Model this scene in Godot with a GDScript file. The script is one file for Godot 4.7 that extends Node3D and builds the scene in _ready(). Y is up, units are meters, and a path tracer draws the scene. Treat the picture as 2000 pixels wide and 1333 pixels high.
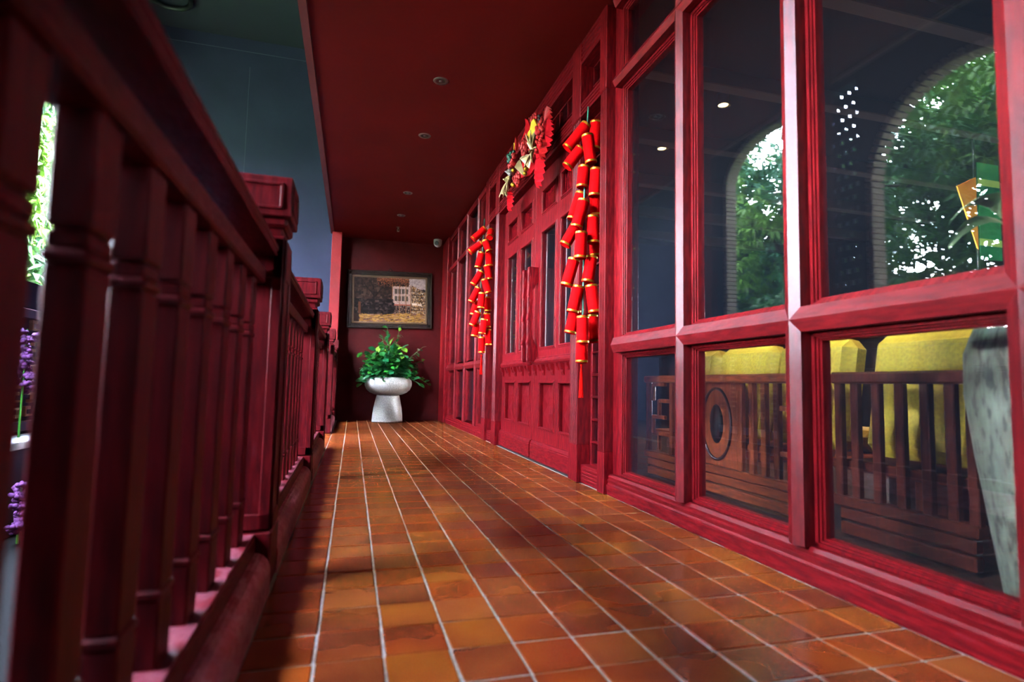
extends Node3D
# A corridor with a red lacquered shop front on the right and a red balustrade on the left.
# Camera at (0, 0.6, 0); the corridor runs towards -z; the shop front stands at x = 1.385.

var M := {}
var taken := {}
var rng := RandomNumberGenerator.new()

class MB:
	var v := PackedVector3Array()
	var n := PackedVector3Array()
	func tri(a: Vector3, b: Vector3, c: Vector3) -> void:      # counter-clockwise seen from outside
		var q := (b - a).cross(c - a)
		if q.length_squared() < 1e-18:
			return
		q = q.normalized()
		v.append(a); v.append(c); v.append(b)
		n.append(q); n.append(q); n.append(q)
	func trin(a: Vector3, b: Vector3, c: Vector3, na: Vector3, nb: Vector3, nc: Vector3) -> void:
		v.append(a); v.append(c); v.append(b)
		n.append(na); n.append(nc); n.append(nb)
	func quad(a: Vector3, b: Vector3, c: Vector3, d: Vector3) -> void:
		tri(a, b, c); tri(a, c, d)
	func outtri(a: Vector3, b: Vector3, c: Vector3, o: Vector3) -> void:
		if (b - a).cross(c - a).dot((a + b + c) / 3.0 - o) < 0.0:
			tri(a, c, b)
		else:
			tri(a, b, c)
	func outquad(a: Vector3, b: Vector3, c: Vector3, d: Vector3, o: Vector3) -> void:
		outtri(a, b, c, o); outtri(a, c, d, o)
	func box(p: Vector3, q: Vector3, ch := 0.0, t := Transform3D()) -> void:
		var lo := Vector3(minf(p.x, q.x), minf(p.y, q.y), minf(p.z, q.z))
		var hi := Vector3(maxf(p.x, q.x), maxf(p.y, q.y), maxf(p.z, q.z))
		var c := (lo + hi) / 2.0
		var h := (hi - lo) / 2.0
		var o := t * c
		ch = minf(ch, minf(h.x, minf(h.y, h.z)) * 0.9)
		var k := [h.x - ch, h.y - ch, h.z - ch]
		var hh := [h.x, h.y, h.z]
		var pt := func(sx: int, sy: int, sz: int, axis: int) -> Vector3:   # the corner's point on the face across «axis»
			var s := [sx, sy, sz]
			var r := Vector3.ZERO
			for i in 3:
				r[i] = s[i] * (hh[i] if i == axis else k[i])
			return t * (c + r)
		for axis in 3:
			for s in [-1, 1]:
				var f := []
				for uv in [[-1, -1], [1, -1], [1, 1], [-1, 1]]:
					var d := [0, 0, 0]
					d[axis] = s; d[(axis + 1) % 3] = uv[0]; d[(axis + 2) % 3] = uv[1]
					f.append(pt.call(d[0], d[1], d[2], axis))
				outquad(f[0], f[1], f[2], f[3], o)
		if ch <= 0.0:
			return
		for axis in 3:                                            # edges along «axis»
			var a1 := (axis + 1) % 3
			var a2 := (axis + 2) % 3
			for s1 in [-1, 1]:
				for s2 in [-1, 1]:
					var d := [0, 0, 0]
					d[a1] = s1; d[a2] = s2
					d[axis] = -1
					var e0: Vector3 = pt.call(d[0], d[1], d[2], a1)
					var e1: Vector3 = pt.call(d[0], d[1], d[2], a2)
					d[axis] = 1
					var e2: Vector3 = pt.call(d[0], d[1], d[2], a2)
					var e3: Vector3 = pt.call(d[0], d[1], d[2], a1)
					outquad(e0, e1, e2, e3, o)
		for sx in [-1, 1]:
			for sy in [-1, 1]:
				for sz in [-1, 1]:
					outtri(pt.call(sx, sy, sz, 0), pt.call(sx, sy, sz, 1), pt.call(sx, sy, sz, 2), o)
	func prism(poly: PackedVector2Array, t: Transform3D, z0: float, z1: float) -> void:
		var area := 0.0
		for i in poly.size():
			area += poly[i].cross(poly[(i + 1) % poly.size()])
		if area < 0.0:
			poly = poly.duplicate(); poly.reverse()
		for i in poly.size():
			var p := poly[i]
			var q := poly[(i + 1) % poly.size()]
			quad(t * Vector3(p.x, p.y, z0), t * Vector3(q.x, q.y, z0), t * Vector3(q.x, q.y, z1), t * Vector3(p.x, p.y, z1))
		var ids := Geometry2D.triangulate_polygon(poly)
		for i in range(0, ids.size(), 3):
			var a := poly[ids[i]]
			var b := poly[ids[i + 1]]
			var c := poly[ids[i + 2]]
			if (b - a).cross(c - a) < 0.0:
				var s := b; b = c; c = s
			tri(t * Vector3(a.x, a.y, z1), t * Vector3(b.x, b.y, z1), t * Vector3(c.x, c.y, z1))
			tri(t * Vector3(a.x, a.y, z0), t * Vector3(c.x, c.y, z0), t * Vector3(b.x, b.y, z0))
	func vprism(poly_xz: PackedVector2Array, y0: float, y1: float) -> void:      # outline in (x, z), raised along y
		var f := PackedVector2Array()
		for p in poly_xz:
			f.append(Vector2(p.x, -p.y))
		prism(f, Transform3D(Basis(Vector3.RIGHT, Vector3.FORWARD, Vector3.UP), Vector3.ZERO), y0, y1)
	func xprism(poly_zy: PackedVector2Array, x0: float, x1: float, t := Transform3D()) -> void:      # outline in (z, y), pushed along x
		var f := PackedVector2Array()
		for p in poly_zy:
			f.append(Vector2(-p.x, p.y))
		prism(f, t * Transform3D(Basis(Vector3.FORWARD, Vector3.UP, Vector3.RIGHT), Vector3.ZERO), x0, x1)
	func lathe(prof: Array, segs: int, t := Transform3D()) -> void:      # [radius, height] from bottom to top on the outside
		var N := []
		for i in prof.size():
			var a: Array = prof[maxi(i - 1, 0)]
			var b: Array = prof[mini(i + 1, prof.size() - 1)]
			N.append(Vector2(b[1] - a[1], -(b[0] - a[0])).normalized())
		for i in prof.size() - 1:
			for s in segs:
				var p := []
				var m := []
				for e in [[i, s], [i, s + 1], [i + 1, s + 1], [i + 1, s]]:
					var w: float = TAU * e[1] / segs
					p.append(t * Vector3(prof[e[0]][0] * cos(w), prof[e[0]][1], -prof[e[0]][0] * sin(w)))
					m.append((t.basis * Vector3(N[e[0]].x * cos(w), N[e[0]].y, -N[e[0]].x * sin(w))).normalized())
				trin(p[0], p[1], p[2], m[0], m[1], m[2])
				trin(p[0], p[2], p[3], m[0], m[2], m[3])
	func tube(pts: Array, rads: Array, segs := 8, caps := true) -> void:
		var rings := []
		var dirs := []
		var up := Vector3(0.31, 0.17, 0.93)
		for i in pts.size():
			var d: Vector3 = (pts[mini(i + 1, pts.size() - 1)] - pts[maxi(i - 1, 0)]).normalized()
			var u := up - d * up.dot(d)
			if u.length() < 0.05:
				u = Vector3(1, 0.2, 0) - d * d.x
			u = u.normalized()
			up = u
			var w := d.cross(u)
			var ring := []
			var nr := []
			for s in segs:
				var k := u * cos(TAU * s / segs) + w * sin(TAU * s / segs)
				nr.append(k)
				ring.append(pts[i] + k * rads[i])
			rings.append(ring); dirs.append(nr)
		for i in pts.size() - 1:
			for s in segs:
				var e := (s + 1) % segs
				trin(rings[i][s], rings[i][e], rings[i + 1][e], dirs[i][s], dirs[i][e], dirs[i + 1][e])
				trin(rings[i][s], rings[i + 1][e], rings[i + 1][s], dirs[i][s], dirs[i + 1][e], dirs[i + 1][s])
		if caps:
			var l := pts.size() - 1
			for s in segs:
				var e := (s + 1) % segs
				tri(pts[0], rings[0][e], rings[0][s])
				tri(pts[l], rings[l][s], rings[l][e])
	func ball(c: Vector3, r: Vector3, segs := 10, rows := 6) -> void:
		for i in rows:
			for s in segs:
				var p := []
				for e in [[i, s], [i, s + 1], [i + 1, s + 1], [i + 1, s]]:
					var a: float = -PI / 2 + PI * e[0] / rows
					var w: float = TAU * e[1] / segs
					p.append(Vector3(cos(a) * cos(w), sin(a), -cos(a) * sin(w)))
				trin(c + p[0] * r, c + p[1] * r, c + p[2] * r, p[0], p[1], p[2])
				trin(c + p[0] * r, c + p[2] * r, c + p[3] * r, p[0], p[2], p[3])
	func mesh() -> ArrayMesh:
		var a := []
		a.resize(Mesh.ARRAY_MAX)
		a[Mesh.ARRAY_VERTEX] = v
		a[Mesh.ARRAY_NORMAL] = n
		var m := ArrayMesh.new()
		m.add_surface_from_arrays(Mesh.PRIMITIVE_TRIANGLES, a)
		return m

func numbered(called: String) -> String:
	if not taken.has(called):
		taken[called] = 0
		return called
	taken[called] += 1
	return "%s_%03d" % [called, taken[called]]

func thing(called: String, label: String, category := "", at := Vector3.ZERO, group := "") -> Node3D:
	var o := Node3D.new()
	o.name = numbered(called)
	add_child(o)
	o.position = at
	o.set_meta("label", label)
	if category != "":
		o.set_meta("category", category)
	if group != "":
		o.set_meta("group", group)
	return o

func part(called: String, b: Variant, m: Material, parent: Node3D, at := Transform3D()) -> MeshInstance3D:
	var o := MeshInstance3D.new()
	o.mesh = b.mesh() if b is MB else b
	o.material_override = m
	var nm := called
	var i := 0
	while parent.has_node(NodePath(nm)):
		i += 1
		nm = "%s_%03d" % [called, i]
		if i > 3 and not parent.has_meta("n_" + called):
			parent.set_meta("n_" + called, i)
		elif i > 3:
			i = int(parent.get_meta("n_" + called)) + 1
			parent.set_meta("n_" + called, i)
			nm = "%s_%03d" % [called, i]
	o.name = nm
	parent.add_child(o, true)
	o.transform = at
	return o

func single(called: String, b: Variant, m: Material, label: String, category := "", at := Transform3D(), group := "") -> MeshInstance3D:
	var o := MeshInstance3D.new()
	o.mesh = b.mesh() if b is MB else b
	o.material_override = m
	o.name = numbered(called)
	add_child(o)
	o.transform = at
	o.set_meta("label", label)
	if category != "":
		o.set_meta("category", category)
	if group != "":
		o.set_meta("group", group)
	return o

func struct(called: String, b: Variant, m: Material, label: String) -> MeshInstance3D:
	var o := single(called, b, m, label, "room part")
	o.set_meta("kind", "structure")
	return o

func boxed(p: Vector3, q: Vector3, ch := 0.0) -> MB:
	var b := MB.new()
	b.box(p, q, ch)
	return b

func P2(a: Array) -> PackedVector2Array:
	var r := PackedVector2Array()
	for i in range(0, a.size(), 2):
		r.append(Vector2(a[i], a[i + 1]))
	return r

# ---------------------------------------------------------------- materials
func noise_tex(freq: float, ramp: Array, seed_ := 1, size := 512, kind := FastNoiseLite.TYPE_SIMPLEX_SMOOTH, oct := 4, warp := 0.0) -> NoiseTexture2D:
	var f := FastNoiseLite.new()
	f.noise_type = kind
	f.frequency = freq
	f.seed = seed_
	f.fractal_octaves = oct
	if warp > 0.0:
		f.domain_warp_enabled = true
		f.domain_warp_amplitude = warp
		f.domain_warp_frequency = freq * 1.5
	var t := NoiseTexture2D.new()
	t.width = size
	t.height = size
	t.seamless = true
	t.seamless_blend_skirt = 0.4
	t.noise = f
	if ramp.size():
		var g := Gradient.new()
		var o := PackedFloat32Array()
		var c := PackedColorArray()
		for i in range(0, ramp.size(), 2):
			o.append(ramp[i]); c.append(ramp[i + 1])
		g.offsets = o
		g.colors = c
		t.color_ramp = g
	return t

func clay_texture() -> ImageTexture:
	# soft mottling of fired clay that repeats without a seam
	var f := FastNoiseLite.new()
	f.seed = 21
	f.frequency = 0.010
	f.fractal_octaves = 3
	f.fractal_gain = 0.35
	f.noise_type = FastNoiseLite.TYPE_SIMPLEX_SMOOTH
	var g := Gradient.new()
	g.offsets = PackedFloat32Array([0.0, 0.35, 0.65, 1.0])
	g.colors = PackedColorArray([Color(0.34, 0.155, 0.10), Color(0.41, 0.19, 0.09), Color(0.45, 0.225, 0.09), Color(0.52, 0.29, 0.11)])
	var n := 400
	var im := Image.create(n, n, false, Image.FORMAT_RGB8)
	for y in n:
		var v := smoothstep(0.0, 1.0, y / float(n))
		for x in n:
			var u := smoothstep(0.0, 1.0, x / float(n))
			var a := (1 - u) * (1 - v)
			var b := u * (1 - v)
			var c := (1 - u) * v
			var d := u * v
			var k := a * f.get_noise_2d(x, y) + b * f.get_noise_2d(x - n, y) + c * f.get_noise_2d(x, y - n) + d * f.get_noise_2d(x - n, y - n)
			im.set_pixel(x, y, g.sample(clampf(0.5 + 0.42 * k / sqrt(a * a + b * b + c * c + d * d), 0.0, 1.0)))
	return ImageTexture.create_from_image(im)

func bump_tex(freq: float, seed_: int, strength: float, kind := FastNoiseLite.TYPE_SIMPLEX_SMOOTH) -> NoiseTexture2D:
	var t := noise_tex(freq, [], seed_, 512, kind)
	t.as_normal_map = true
	t.bump_strength = strength
	return t

func tri_mat(tex: Texture2D, scale: Vector3, rough: float, nrm: Texture2D = null, nscale := 0.5, spec := 0.5) -> StandardMaterial3D:
	var m := StandardMaterial3D.new()
	m.albedo_texture = tex
	m.uv1_triplanar = true
	m.uv1_world_triplanar = true
	m.uv1_scale = scale
	m.roughness = rough
	m.metallic_specular = spec
	if nrm:
		m.normal_enabled = true
		m.normal_texture = nrm
		m.normal_scale = nscale
	return m

func flat_mat(c: Color, rough := 0.6, metal := 0.0, spec := 0.5) -> StandardMaterial3D:
	var m := StandardMaterial3D.new()
	m.albedo_color = c
	m.roughness = rough
	m.metallic = metal
	m.metallic_specular = spec
	return m

func tinted(m: StandardMaterial3D, c: Color) -> StandardMaterial3D:
	var k: StandardMaterial3D = m.duplicate()
	k.albedo_color = c
	return k

func make_materials() -> void:
	var red := noise_tex(0.028, [0.0, Color(0.20, 0.014, 0.026), 0.42, Color(0.31, 0.021, 0.040), 0.68, Color(0.375, 0.032, 0.054), 1.0, Color(0.38, 0.13, 0.15)], 3, 512, FastNoiseLite.TYPE_SIMPLEX_SMOOTH, 5)
	var grain := bump_tex(0.05, 7, 2.0)
	M.v = tri_mat(red, Vector3(3.2, 0.45, 3.2), 0.40, grain, 0.25, 0.19)
	M.h = tri_mat(red, Vector3(3.2, 3.2, 0.45), 0.40, grain, 0.25, 0.19)
	M.x = tri_mat(red, Vector3(0.6, 3.2, 3.2), 0.40, grain, 0.25, 0.19)
	M.sheen_v = tinted(M.v, Color(0.95, 0.95, 0.95))
	M.sheen_v.metallic_specular = 0.36
	M.sheen_v.roughness = 0.38
	M.sheen_h = tinted(M.h, Color(0.95, 0.95, 0.95))
	M.sheen_h.metallic_specular = 0.34
	M.sheen_h.roughness = 0.4
	M.rail_v = tinted(M.v, Color(0.76, 0.75, 0.80))
	M.rail_h = tinted(M.h, Color(0.72, 0.70, 0.74))
	M.rail_v.roughness = 0.38
	M.rail_h.roughness = 0.38
	M.rail_v.metallic_specular = 0.24
	M.rail_h.metallic_specular = 0.24
	M.worn_lit = tri_mat(noise_tex(0.02, [0.0, Color(0.44, 0.06, 0.10), 0.4, Color(0.60, 0.20, 0.26), 0.55, Color(0.74, 0.50, 0.56), 0.75, Color(0.64, 0.30, 0.36), 1.0, Color(0.84, 0.72, 0.78)], 8), Vector3(2.4, 2.4, 1.0), 0.3, grain, 0.3, 0.55)  # worn red paint, paled further in place of glossy reflected light
	M.worn_lit_top = tinted(M.worn_lit, Color(0.54, 0.44, 0.44))  # pale tone holding the daylight on the lower rail tops
	M.worn_lit.roughness = 0.28
	M.worn_lit.metallic_specular = 0.55
	M.gloss = tinted(M.v, Color(0.9, 0.85, 0.9))
	M.gloss.roughness = 0.12
	var wall := noise_tex(0.006, [0.0, Color(0.36, 0.022, 0.038), 0.5, Color(0.43, 0.032, 0.048), 1.0, Color(0.49, 0.045, 0.065)], 11)
	M.wall = tri_mat(wall, Vector3(0.5, 0.5, 0.5), 0.55, bump_tex(0.08, 2, 1.0), 0.3, 0.3)
	M.wall_shaded = tri_mat(wall, Vector3(0.5, 0.5, 0.5), 0.6, null, 0.5, 0.2)
	M.wall_shaded.albedo_color = Color(0.50, 0.44, 0.46)  # same red paint as the pier, darkened to put its shade into the colour
	M.ceil = tri_mat(noise_tex(0.006, [0.0, Color(0.29, 0.022, 0.018), 1.0, Color(0.335, 0.026, 0.021)], 12), Vector3(0.3, 0.3, 0.3), 0.65, null, 0.5, 0.2)
	M.fascia = flat_mat(Color(0.42, 0.17, 0.15), 0.5)
	M.navy = tri_mat(noise_tex(0.006, [0.0, Color(0.128, 0.136, 0.20), 1.0, Color(0.165, 0.175, 0.25)], 13), Vector3(0.3, 0.3, 0.3), 0.75, null, 0.5, 0.25)
	M.navy_seam = flat_mat(Color(0.20, 0.24, 0.29), 0.8)
	M.hall_ceil = flat_mat(Color(0.115, 0.125, 0.17), 0.8)
	M.hall_floor = flat_mat(Color(0.06, 0.055, 0.055), 0.9, 0.0, 0.1)
	M.grout = tri_mat(noise_tex(0.03, [0.0, Color(0.38, 0.36, 0.34), 1.0, Color(0.54, 0.52, 0.50)], 15), Vector3(2, 2, 2), 0.85)
	var clay := clay_texture()
	M.tile = []
	for c in [Color(1, 1, 1), Color(1.0, 0.90, 0.78), Color(0.90, 0.84, 0.86), Color(0.94, 0.82, 0.76), Color(1.0, 1.0, 0.84), Color(0.84, 0.78, 0.86)]:
		var m := tri_mat(clay, Vector3(0.9, 0.9, 0.9), 0.2, null, 0.0, 0.45)
		m.albedo_color = c
		M.tile.append(m)
	var glass := StandardMaterial3D.new()
	glass.transparency = BaseMaterial3D.TRANSPARENCY_ALPHA
	glass.albedo_color = Color(0.40, 0.45, 0.52, 0.004)
	glass.roughness = 0.0
	glass.metallic_specular = 0.5
	M.glass = glass
	M.wood = tri_mat(noise_tex(0.03, [0.0, Color(0.22, 0.08, 0.035), 0.5, Color(0.40, 0.17, 0.075), 1.0, Color(0.50, 0.24, 0.11)], 31), Vector3(2.5, 0.5, 2.5), 0.28)
	M.wood_h = tri_mat(noise_tex(0.03, [0.0, Color(0.22, 0.08, 0.035), 0.5, Color(0.40, 0.17, 0.075), 1.0, Color(0.50, 0.24, 0.11)], 31), Vector3(2.5, 2.5, 0.5), 0.28)
	M.wood_dark = tinted(M.wood, Color(0.55, 0.5, 0.55))
	M.yellow = tri_mat(noise_tex(0.05, [0.0, Color(0.53, 0.44, 0.012), 1.0, Color(0.68, 0.58, 0.02)], 32), Vector3(2, 2, 2), 0.8)
	M.dark = flat_mat(Color(0.05, 0.05, 0.055), 0.35)
	M.black = flat_mat(Color(0.025, 0.025, 0.03), 0.5)
	M.beam = flat_mat(Color(0.44, 0.39, 0.33), 0.6)
	M.inner = flat_mat(Color(0.20, 0.165, 0.13), 0.8, 0.0, 0.2)
	M.inner_floor = tri_mat(noise_tex(0.02, [0.0, Color(0.12, 0.07, 0.05), 1.0, Color(0.22, 0.13, 0.09)], 33), Vector3(1, 1, 1), 0.25)
	M.brick = tri_mat(noise_tex(0.02, [0.0, Color(0.56, 0.42, 0.38), 0.5, Color(0.70, 0.60, 0.55), 1.0, Color(0.80, 0.73, 0.68)], 34), Vector3(2, 2, 2), 0.9)
	M.cracker = flat_mat(Color(0.72, 0.018, 0.03), 0.85, 0.0, 0.1)
	M.cracker_end = flat_mat(Color(0.66, 0.006, 0.015), 0.85, 0.0, 0.1)
	M.gold = flat_mat(Color(0.66, 0.52, 0.13), 0.32, 0.85)
	M.pale_gold = flat_mat(Color(0.74, 0.66, 0.46), 0.45, 0.45)
	M.thread = flat_mat(Color(0.78, 0.05, 0.03), 0.9, 0.0, 0.1)
	M.paper_red = flat_mat(Color(0.74, 0.06, 0.11), 0.8, 0.0, 0.2)
	M.ruby = flat_mat(Color(0.66, 0.02, 0.035), 0.5)
	M.paper_yellow = tri_mat(noise_tex(0.06, [0.0, Color(0.78, 0.56, 0.04), 0.4, Color(0.95, 0.78, 0.08), 1.0, Color(0.98, 0.86, 0.2)], 35), Vector3(3, 3, 3), 0.6)
	M.teal = flat_mat(Color(0.04, 0.30, 0.24), 0.5)
	M.steel = flat_mat(Color(0.62, 0.6, 0.6), 0.35, 0.6)
	M.white = flat_mat(Color(0.85, 0.85, 0.84), 0.4)
	M.lamp_ring = flat_mat(Color(0.80, 0.70, 0.68), 0.4)
	M.lamp_in = flat_mat(Color(0.30, 0.26, 0.25), 0.3, 0.5)
	var glow := flat_mat(Color(1.0, 0.9, 0.7), 0.5)
	glow.emission_enabled = true
	glow.emission = Color(1.0, 0.86, 0.6)
	glow.emission_energy_multiplier = 30.0
	M.glow = glow
	var pot := tri_mat(noise_tex(0.05, [0.0, Color(0.26, 0.24, 0.21), 0.35, Color(0.54, 0.51, 0.47), 1.0, Color(0.66, 0.64, 0.60)], 41, 512, FastNoiseLite.TYPE_CELLULAR, 2), Vector3(2.4, 2.4, 2.4), 0.3, bump_tex(0.05, 41, 6.0, FastNoiseLite.TYPE_CELLULAR), 0.8)
	M.pot = pot
	M.soil = flat_mat(Color(0.10, 0.07, 0.05), 0.95)
	M.vase = tri_mat(noise_tex(0.03, [0.0, Color(0.10, 0.09, 0.07), 0.36, Color(0.17, 0.16, 0.12), 0.44, Color(0.36, 0.37, 0.30), 0.7, Color(0.43, 0.45, 0.37), 1.0, Color(0.48, 0.49, 0.42)], 42, 512, FastNoiseLite.TYPE_SIMPLEX_SMOOTH, 5), Vector3(2.2, 0.7, 2.2), 0.6)
	M.leaf = []
	for c in [Color(0.08, 0.28, 0.10), Color(0.13, 0.38, 0.11), Color(0.09, 0.33, 0.18), Color(0.34, 0.50, 0.13)]:
		var m := flat_mat(c, 0.28)
		m.backlight = c * 0.5
		m.cull_mode = BaseMaterial3D.CULL_DISABLED
		M.leaf.append(m)
	M.tree_leaf = []
	for c in [Color(0.27, 0.45, 0.21), Color(0.38, 0.53, 0.15), Color(0.21, 0.39, 0.26)]:
		var m := flat_mat(c, 0.4)
		m.backlight = Color(c.r * 1.1, c.g * 1.1, c.b * 0.7)
		m.cull_mode = BaseMaterial3D.CULL_DISABLED
		M.tree_leaf.append(m)
	M.frond = flat_mat(Color(0.45, 0.55, 0.38), 0.5)
	M.frond.cull_mode = BaseMaterial3D.CULL_DISABLED
	M.bark = tri_mat(noise_tex(0.03, [0.0, Color(0.20, 0.15, 0.11), 1.0, Color(0.38, 0.31, 0.25)], 43), Vector3(2, 0.5, 2), 0.9)
	M.ground = flat_mat(Color(0.30, 0.34, 0.20), 0.95)
	M.frame = flat_mat(Color(0.11, 0.08, 0.07), 0.22)
	M.frame_in = flat_mat(Color(0.30, 0.20, 0.12), 0.35)
	M.purple = flat_mat(Color(0.27, 0.14, 0.28), 0.8, 0.0, 0.2)
	M.cream = flat_mat(Color(0.60, 0.54, 0.43), 0.6)
	M.lattice = flat_mat(Color(0.24, 0.11, 0.14), 0.4)
	M.ledge = flat_mat(Color(0.86, 0.87, 0.90), 0.3)
	M.green_cloth = flat_mat(Color(0.05, 0.50, 0.25), 0.7)
	M.orange_cloth = flat_mat(Color(0.92, 0.58, 0.06), 0.7)
	M.band_cloth = flat_mat(Color(0.65, 0.80, 0.35), 0.7)

func _ready() -> void:
	rng.seed = 20
	# ---------------------------------------------------------------- camera, sky, sun, exposure
	var cam := Camera3D.new()
	cam.name = "camera"
	var lens := CameraAttributesPhysical.new()
	lens.frustum_focal_length = 12.0 * 1102.94 / 666.5
	lens.frustum_focus_distance = 4.4
	lens.exposure_aperture = 2.0
	lens.frustum_near = 0.05
	lens.frustum_far = 200.0
	cam.attributes = lens
	add_child(cam)
	cam.position = Vector3(0, 0.6, 0)
	cam.basis = Basis(Vector3.UP, -0.27331) * Basis(Vector3.RIGHT, 0.0773584) * Basis(Vector3.BACK, 0.0211957)
	cam.current = true
	var we := WorldEnvironment.new()
	we.name = "environment"
	var env := Environment.new()
	env.background_mode = Environment.BG_SKY
	var sky := ProceduralSkyMaterial.new()
	sky.sky_top_color = Color(0.80, 0.88, 1.0)
	sky.sky_horizon_color = Color(0.95, 0.97, 1.0)
	sky.ground_bottom_color = Color(0.35, 0.36, 0.33)
	sky.ground_horizon_color = Color(0.60, 0.62, 0.60)
	sky.sky_energy_multiplier = 30.0
	sky.ground_energy_multiplier = 3.0
	env.sky = Sky.new()
	env.sky.sky_material = sky
	env.tonemap_mode = Environment.TONE_MAPPER_LINEAR
	env.tonemap_exposure = 0.2
	env.sdfgi_enabled = true
	env.ssao_enabled = true
	env.ssil_enabled = true
	we.environment = env
	add_child(we)
	make_materials()
	shell()
	hall()
	floor_tiles()
	shop_front()
	railing()
	back_wall_things()
	ceiling_things()
	firecrackers()
	ornament()
	restaurant()
	garden()

# ---------------------------------------------------------------- corridor shell
func shell() -> void:
	struct("ceiling", boxed(Vector3(-0.355, 2.88, -9.4), Vector3(1.62, 3.02, 5.2)), M.ceil, "dark red painted ceiling over the tiled corridor")
	var f := MB.new()
	f.prism(P2([-0.41, 2.868, -0.36, 2.868, -0.36, 2.885, -0.352, 2.885, -0.352, 3.02, -0.41, 3.02]), Transform3D(), -9.0, 5.0)
	struct("trim", f, M.fascia, "thin brown fascia along the open edge of the red ceiling")
	struct("trim", boxed(Vector3(-0.49, -0.9, -9.2), Vector3(-0.47, -0.003, 5.2)), M.wall, "red boarding along the hall side of the raised corridor floor")
	struct("wall_upper", boxed(Vector3(-0.34, 3.02, -9.8), Vector3(-0.2, 6.2, 5.2)), M.navy, "blue grey wall above the edge of the red ceiling")
	struct("wall_back", boxed(Vector3(-0.25, -0.9, -9.4), Vector3(1.62, 2.88, -9.2)), M.wall_shaded, "dark red end wall that carries the painting")
	struct("wall_pier", boxed(Vector3(-0.385, -0.9, -9.4), Vector3(-0.24, 2.868, -8.86), 0.004), M.wall, "bright red corner pier at the left end of the corridor")
	struct("wall_side", boxed(Vector3(1.36, 0.0, -9.2), Vector3(1.62, 2.88, -8.94)), M.wall, "short red wall between the end wall and the shop front")
	struct("wall_behind", boxed(Vector3(-3.9, -0.9, 5.0), Vector3(9.0, 6.2, 5.2)), M.navy, "blue grey wall closing the hall behind the viewer")
	struct("wall_behind", boxed(Vector3(-0.2, 0.0, 3.0), Vector3(1.62, 3.02, 3.15)), M.wall, "red wall closing the corridor behind the viewer")

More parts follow.
